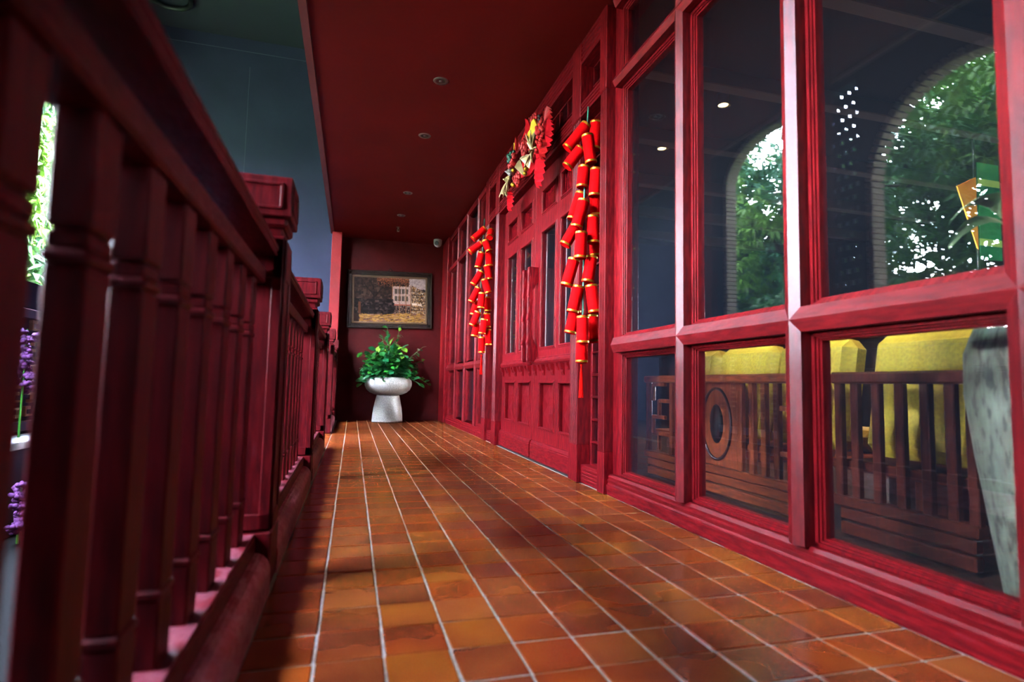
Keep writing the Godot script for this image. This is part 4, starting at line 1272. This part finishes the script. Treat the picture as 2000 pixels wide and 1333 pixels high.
# ---------------------------------------------------------------- restaurant behind the glass
func restaurant() -> void:
	struct("floor", boxed(Vector3(1.62, -0.2, -9.4), Vector3(8.6, 0.0, 5.0)), M.inner_floor, "dark polished floor inside the shop front")
	struct("ceiling", boxed(Vector3(1.6, 3.3, -9.4), Vector3(8.6, 3.45, 5.0)), M.inner, "grey brown ceiling inside the shop front")
	struct("wall_far", boxed(Vector3(1.62, 0.0, -9.6), Vector3(8.6, 3.3, -9.4)), M.navy, "dark end wall inside the shop front")
	struct("wall_front", boxed(Vector3(1.43, 2.88, -9.4), Vector3(1.62, 3.45, 5.0)), M.inner, "wall strip above the shop front")
	var w := MB.new()
	w.box(Vector3(8.3, 0, -9.4), Vector3(8.6, 0.45, 5.0))
	w.box(Vector3(8.3, 1.55, -9.4), Vector3(8.6, 3.3, 5.0))
	for z in [[-9.4, -6.2], [-5.85, -5.75], [-5.4, -5.3], [-4.95, 5.0]]:
		w.box(Vector3(8.3, 0.45, z[0]), Vector3(8.6, 1.55, z[1]))
	struct("wall_right", w, M.inner, "far side wall of the restaurant with three narrow windows")
	for i in 7:
		var z := -8.6 + 1.15 * i
		single("ceiling_beam", boxed(Vector3(1.62, 3.16, z - 0.06), Vector3(8.3, 3.3, z + 0.06), 0.008), M.beam, ["ceiling beam across the restaurant, farthest", "ceiling beam across the restaurant, second farthest", "ceiling beam across the restaurant, third farthest", "ceiling beam across the middle of the restaurant", "ceiling beam across the restaurant, third nearest", "ceiling beam across the restaurant, second nearest", "ceiling beam across the restaurant, nearest the camera"][i], "beam", Transform3D(), "restaurant ceiling beams")
	var spots := [[3.17, -4.30, "left lit downlight seen in the second pane column"], [3.14, -5.32, "lit downlight seen in the first pane column by the pilaster"], [5.4, -6.35, "lit downlight deeper inside, seen before the far arch"], [6.6, -6.30, "small lit downlight beside the brick screen dots"], [7.5, -8.6, "farthest small lit downlight inside the restaurant"], [3.2, -2.0, "lit downlight above the wooden bench"], [5.5, -3.0, "lit downlight over the middle of the restaurant"]]
	for s in spots:
		var y := 3.2 if s[0] < 5.0 else 3.2
		var t := thing("ceiling_lamp", s[2], "ceiling light", Vector3(s[0], y, s[1]), "lit restaurant downlights")
		var can := MB.new()
		can.lathe([[0.045, 0.0], [0.05, 0.0], [0.05, 0.1], [0.0, 0.1]], 18)
		part("can", can, M.white, t)
		var g := MB.new()
		g.lathe([[0.0, 0.004], [0.045, 0.004], [0.045, 0.03], [0.0, 0.03]], 18)
		part("bulb", g, M.glow, t)
		var l := SpotLight3D.new()
		l.name = "lamp_light"
		l.light_color = Color(1.0, 0.86, 0.62)
		l.light_energy = 48.0
		l.spot_range = 12.0
		l.spot_angle = 58.0
		l.spot_attenuation = 2.0
		l.light_size = 0.04
		l.shadow_enabled = true
		t.add_child(l)
		l.position = Vector3(0, -0.01, 0)
		l.rotation.x = -PI / 2
	# wooden bench with fretwork back and yellow cushions
	bench(-3.60, -2.02, true, "brown wooden bench with fretwork and oval panel in its back")
	bench(-1.98, -1.40, false, "dark wooden bench with plain spindles beside the stone vase")
	var spec := [[-3.52, -3.05], [-3.03, -2.55], [-2.53, -2.06], [-1.96, -1.46]]
	var names := ["yellow back cushion at the far end of the long bench", "yellow back cushion in the middle of the long bench", "yellow back cushion at the near end of the long bench", "yellow back cushion on the dark bench beside the stone vase"]
	for i in spec.size():
		var b := MB.new()
		var z0: float = spec[i][0]
		var z1: float = spec[i][1]
		var tilt := Transform3D(Basis(Vector3.BACK, -0.16), Vector3(2.12, 0.42, 0))
		b.box(Vector3(0, -0.08, z0), Vector3(0.14, 0.44, z1), 0.045, tilt)
		single("cushion", b, M.yellow, names[i], "cushion", Transform3D(), "yellow back cushions")
	single("seat_cushion", boxed(Vector3(2.31, 0.32, -3.5), Vector3(2.62, 0.42, -2.08), 0.03), M.yellow, "long yellow seat cushion on the long bench", "cushion")
	single("seat_cushion", boxed(Vector3(2.31, 0.32, -1.95), Vector3(2.62, 0.42, -1.44), 0.03), M.yellow, "short yellow seat cushion on the dark bench", "cushion")
	single("seat_cushion", boxed(Vector3(3.30, 0.30, -4.6), Vector3(3.9, 0.44, -4.0), 0.05), M.yellow, "yellow stool cushion beyond the far end of the long bench", "cushion")
	single("stool", boxed(Vector3(3.33, 0.0, -4.57), Vector3(3.87, 0.30, -4.03), 0.01), M.wood, "dark stool under the yellow cushion beyond the long bench", "stool")
	# tall stone vase with fronds
	var v := thing("stone_vase", "tall pale speckled stone vase tapering down at the right edge", "vase", Vector3(1.93, 0, -1.05))
	var vb := MB.new()
	vb.lathe([[0.0, 0.0], [0.19, 0.0], [0.20, 0.02], [0.225, 0.2], [0.255, 0.42], [0.275, 0.6], [0.272, 0.72], [0.245, 0.80], [0.235, 0.815], [0.215, 0.815], [0.215, 0.78], [0.0, 0.76]], 40)
	part("body", vb, M.vase, v)
	var fr := thing("arching_palm", "pale green arching palm growing in the stone vase", "plant", Vector3(1.93, 0.79, -1.05))
	for k in 6:
		var b := MB.new()
		var a := 0.4 + TAU * k / 6.0
		var dir := Vector3(cos(a), 0, sin(a))
		var side := dir.cross(Vector3.UP)
		var pv := []
		for i in 11:
			var u := i / 10.0
			pv.append(dir * (0.34 * u) + Vector3(0, 0.37 * sin(u * 2.2), 0))
		for i in 10:
			var w0 := 0.05 * sin(PI * (0.08 + 0.9 * i / 10.0))
			var w1 := 0.05 * sin(PI * (0.08 + 0.9 * (i + 1) / 10.0))
			b.quad(pv[i] - side * w0, pv[i + 1] - side * w1, pv[i + 1], pv[i])
			b.quad(pv[i], pv[i + 1], pv[i + 1] + side * w1 - Vector3(0, 0.01, 0), pv[i] + side * w0 - Vector3(0, 0.01, 0))
		part("frond", b, M.frond, fr)
	# high dark sofa back behind the cushions
	var so := MB.new()
	var pr := []
	for i in 13:
		var u := i / 12.0
		pr.append_array([-2.35 + 0.85 * u, 0.95 + 0.14 * sin(PI * u)])
	pr.append_array([-1.5, 0.0, -2.35, 0.0])
	so.xprism(P2(pr), 2.72, 2.86)
	single("curved_screen", so, M.dark, "black curved top screen standing behind the dark bench", "screen")
	# little festive flags on a pole
	var fg := thing("festive_flag", "green and orange festive pennant on a slim pole behind the glass", "flag", Vector3(3.0, 0, -2.06))
	var pole := MB.new()
	pole.lathe([[0.0, 0.0], [0.12, 0.0], [0.12, 0.02], [0.007, 0.03], [0.006, 1.9], [0.0, 1.9]], 14)
	part("pole", pole, M.dark, fg)
	part("green_flag", boxed(Vector3(0.012, 1.28, 0.0), Vector3(0.16, 1.78, 0.006)), M.green_cloth, fg)
	for y in [1.35, 1.66]:
		part("flag_band", boxed(Vector3(0.012, y, -0.002), Vector3(0.16, y + 0.035, 0.008)), M.band_cloth, fg)
	var og := MB.new()
	og.prism(P2([0.0, 1.70, -0.13, 1.64, 0.0, 1.32]), Transform3D(), 0.0, 0.006)
	part("orange_flag", og, M.orange_cloth, fg)

func bench(z0: float, z1: float, fancy: bool, label: String) -> void:
	var wv: Material = M.wood if fancy else M.wood_dark
	var wh: Material = M.wood_h if fancy else M.wood_dark
	var t := thing("wooden_bench", label, "bench", Vector3(2.0, 0, 0))
	part("top_rail", boxed(Vector3(-0.02, 0.635, z0), Vector3(0.045, 0.682, z1), 0.008), wh, t)
	part("bottom_rail", boxed(Vector3(-0.015, 0.125, z0), Vector3(0.045, 0.168, z1), 0.006), wh, t)
	for i in 2:
		part("apron_board", boxed(Vector3(0.0, 0.01 + 0.06 * i, z0 + 0.02), Vector3(0.04, 0.062 + 0.06 * i, z1 - 0.02), 0.006), wh, t)
	part("seat", boxed(Vector3(0.04, 0.27, z0), Vector3(0.62, 0.315, z1), 0.006), wh, t)
	for z in [z0 + 0.03, z1 - 0.03]:
		part("leg", boxed(Vector3(0.56, 0.0, z - 0.03), Vector3(0.62, 0.27, z + 0.03), 0.005), wv, t)
	var sp := []
	if fancy:
		sp = [z0 + 0.02, -3.28, -3.19, -3.10, -3.01, -2.60, -2.51, -2.42, -2.33, z1 - 0.02]
	else:
		sp = [z0 + 0.02, z0 + 0.10, z0 + 0.20, z0 + 0.30, z0 + 0.40, z0 + 0.49, z1 - 0.02]
	for z in sp:
		part("spindle", boxed(Vector3(0.0, 0.16, z - 0.018), Vector3(0.03, 0.645, z + 0.018), 0.004), wv, t)
	if not fancy:
		return
	var panel := MB.new()
	panel.box(Vector3(0.008, 0.168, -2.985), Vector3(0.026, 0.64, -2.625), 0.002)
	part("carved_panel", panel, wv, t)
	var oval := MB.new()
	var pts := []
	var rad := []
	for i in 33:
		var a := TAU * i / 32
		pts.append(Vector3(0.004, 0.404 + 0.20 * sin(a), -2.805 + 0.13 * cos(a)))
		rad.append(0.008)
	oval.tube(pts, rad, 6, false)
	oval.ball(Vector3(0.006, 0.404, -2.805), Vector3(0.014, 0.11, 0.06), 14, 8)
	part("oval_carving", oval, M.dark, t)
	for f in [[-3.56, -3.30, 1.0], [-2.06, -2.31, -1.0]]:
		var b := MB.new()
		var s: float = f[1] - f[0]
		for k in 4:
			var y := 0.20 + 0.11 * k
			var u0: float = f[0] + s * (0.15 if k % 2 else 0.45)
			var u1: float = f[0] + s * (0.75 if k % 2 else 1.0)
			b.box(Vector3(0.004, y + 0.08, u0), Vector3(0.026, y + 0.105, u1), 0.003)
			b.box(Vector3(0.004, y - 0.02, u0 - 0.012), Vector3(0.026, y + 0.10, u0 + 0.012), 0.003)
		part("fretwork", b, wv, t)

# ---------------------------------------------------------------- garden beyond the arches
func garden() -> void:
	struct("ground", boxed(Vector3(-60, -1.3, -70), Vector3(-3.9, -1.1, 40)), M.ground, "grassy ground of the garden beyond the arches")
	var cl := []
	for k in 3:
		var b := MB.new()
		for i in 8:
			var a := TAU * i / 8.0 + 0.3 * k
			var d := Vector3(cos(a), rng.randf_range(-0.9, 0.25), sin(a)).normalized()
			var L := rng.randf_range(0.14, 0.22)
			var side := d.cross(Vector3(0.1, 1, 0.2)).normalized() * L * 0.14
			var mid := d * L * 0.5 + Vector3(0, 0.02, 0)
			var tip := d * L + Vector3(0, -0.05, 0)
			b.tri(Vector3.ZERO, mid - side, mid + side)
			b.tri(mid - side, tip, mid + side)
		cl.append(b.mesh())
	var spec := [[-6.6, -5.8, 2.4, 4.0, 0], [-6.9, -10.9, 2.5, 4.6, 1], [-5.9, -12.8, 2.1, 3.2, 1], [-7.2, -15.8, 2.8, 5.0, 0], [-8.9, -4.2, 2.9, 5.2, 2], [-10.2, -6.4, 3.2, 6.4, 2], [-6.4, -1.6, 2.0, 3.6, 0], [-9.0, -19.0, 3.0, 3.6, 1], [-7.0, 3.0, 2.2, 3.2, 2], [-5.9, -8.0, 1.8, 1.5, 0], [-6.0, -11.2, 1.7, 0.9, 1]]
	var names := ["leafy tree outside the nearest arch in the reflection", "bright leafy tree outside between the two arches", "low bright tree outside seen between the nearest balusters", "tall tree outside beyond the hall's end wall", "tree outside further behind the nearest arch", "tall tree outside deep in the garden behind the arches", "leafy tree outside towards the camera end of the arcade", "distant tree at the far end of the garden", "tree outside the last arch behind the viewer", "low leafy tree filling the bottom of the nearest arch", "low bright leafy tree filling the bottom of the far arch"]
	for i in spec.size():
		var s: Array = spec[i]
		var t := thing("tree", names[i], "tree", Vector3(s[0], -1.1, s[1]))
		var R: float = s[2]
		var H: float = s[3] + 1.1
		var tr := MB.new()
		tr.tube([Vector3.ZERO, Vector3(0.1, H * 0.4, 0.05), Vector3(0.05, H * 0.8, -0.1), Vector3(0.2, H + R * 0.6, 0)], [0.14, 0.11, 0.08, 0.03], 8)
		for k in 9:
			var a := TAU * k / 9.0 + i
			var st := Vector3(0.08, H * (0.45 + 0.05 * k), 0)
			tr.tube([st, st + Vector3(cos(a) * R * 0.45, R * 0.25, sin(a) * R * 0.45), st + Vector3(cos(a) * R * 0.85, R * 0.3, sin(a) * R * 0.85)], [0.05, 0.035, 0.012], 6)
		part("trunk", tr, M.bark, t)
		for k in 3:
			var mm := MultiMesh.new()
			mm.transform_format = MultiMesh.TRANSFORM_3D
			mm.mesh = cl[k]
			mm.instance_count = [1000, 1100, 900, 900, 800, 900, 500, 600, 400, 760, 460][i]
			var lobes := []
			for q in 9:
				var dv: Vector3 = Vector3(rng.randfn(), rng.randfn() * 0.9, rng.randfn()).normalized() * R * rng.randf_range(0.45, 0.85)
				lobes.append([Vector3(0, H, 0) + dv, R * rng.randf_range(0.35, 0.55)])
			for j in mm.instance_count:
				var lb: Array = lobes[rng.randi() % 9]
				var dv: Vector3 = Vector3(rng.randfn(), rng.randfn() * 0.8, rng.randfn()).normalized() * lb[1] * pow(rng.randf(), 0.4)
				mm.set_instance_transform(j, Transform3D(Basis.from_euler(Vector3(rng.randf_range(-0.6, 0.6), rng.randf() * TAU, rng.randf_range(-0.6, 0.6))).scaled(Vector3.ONE * rng.randf_range(0.85, 1.5)), lb[0] + dv))
			var mi := MultiMeshInstance3D.new()
			mi.name = "foliage_%03d" % k if k else "foliage"
			mi.multimesh = mm
			mi.material_override = M.tree_leaf[(s[4] + (1 if k == 2 else 0)) % 3]
			mi.set_meta("kind", "stuff")
			t.add_child(mi, true)
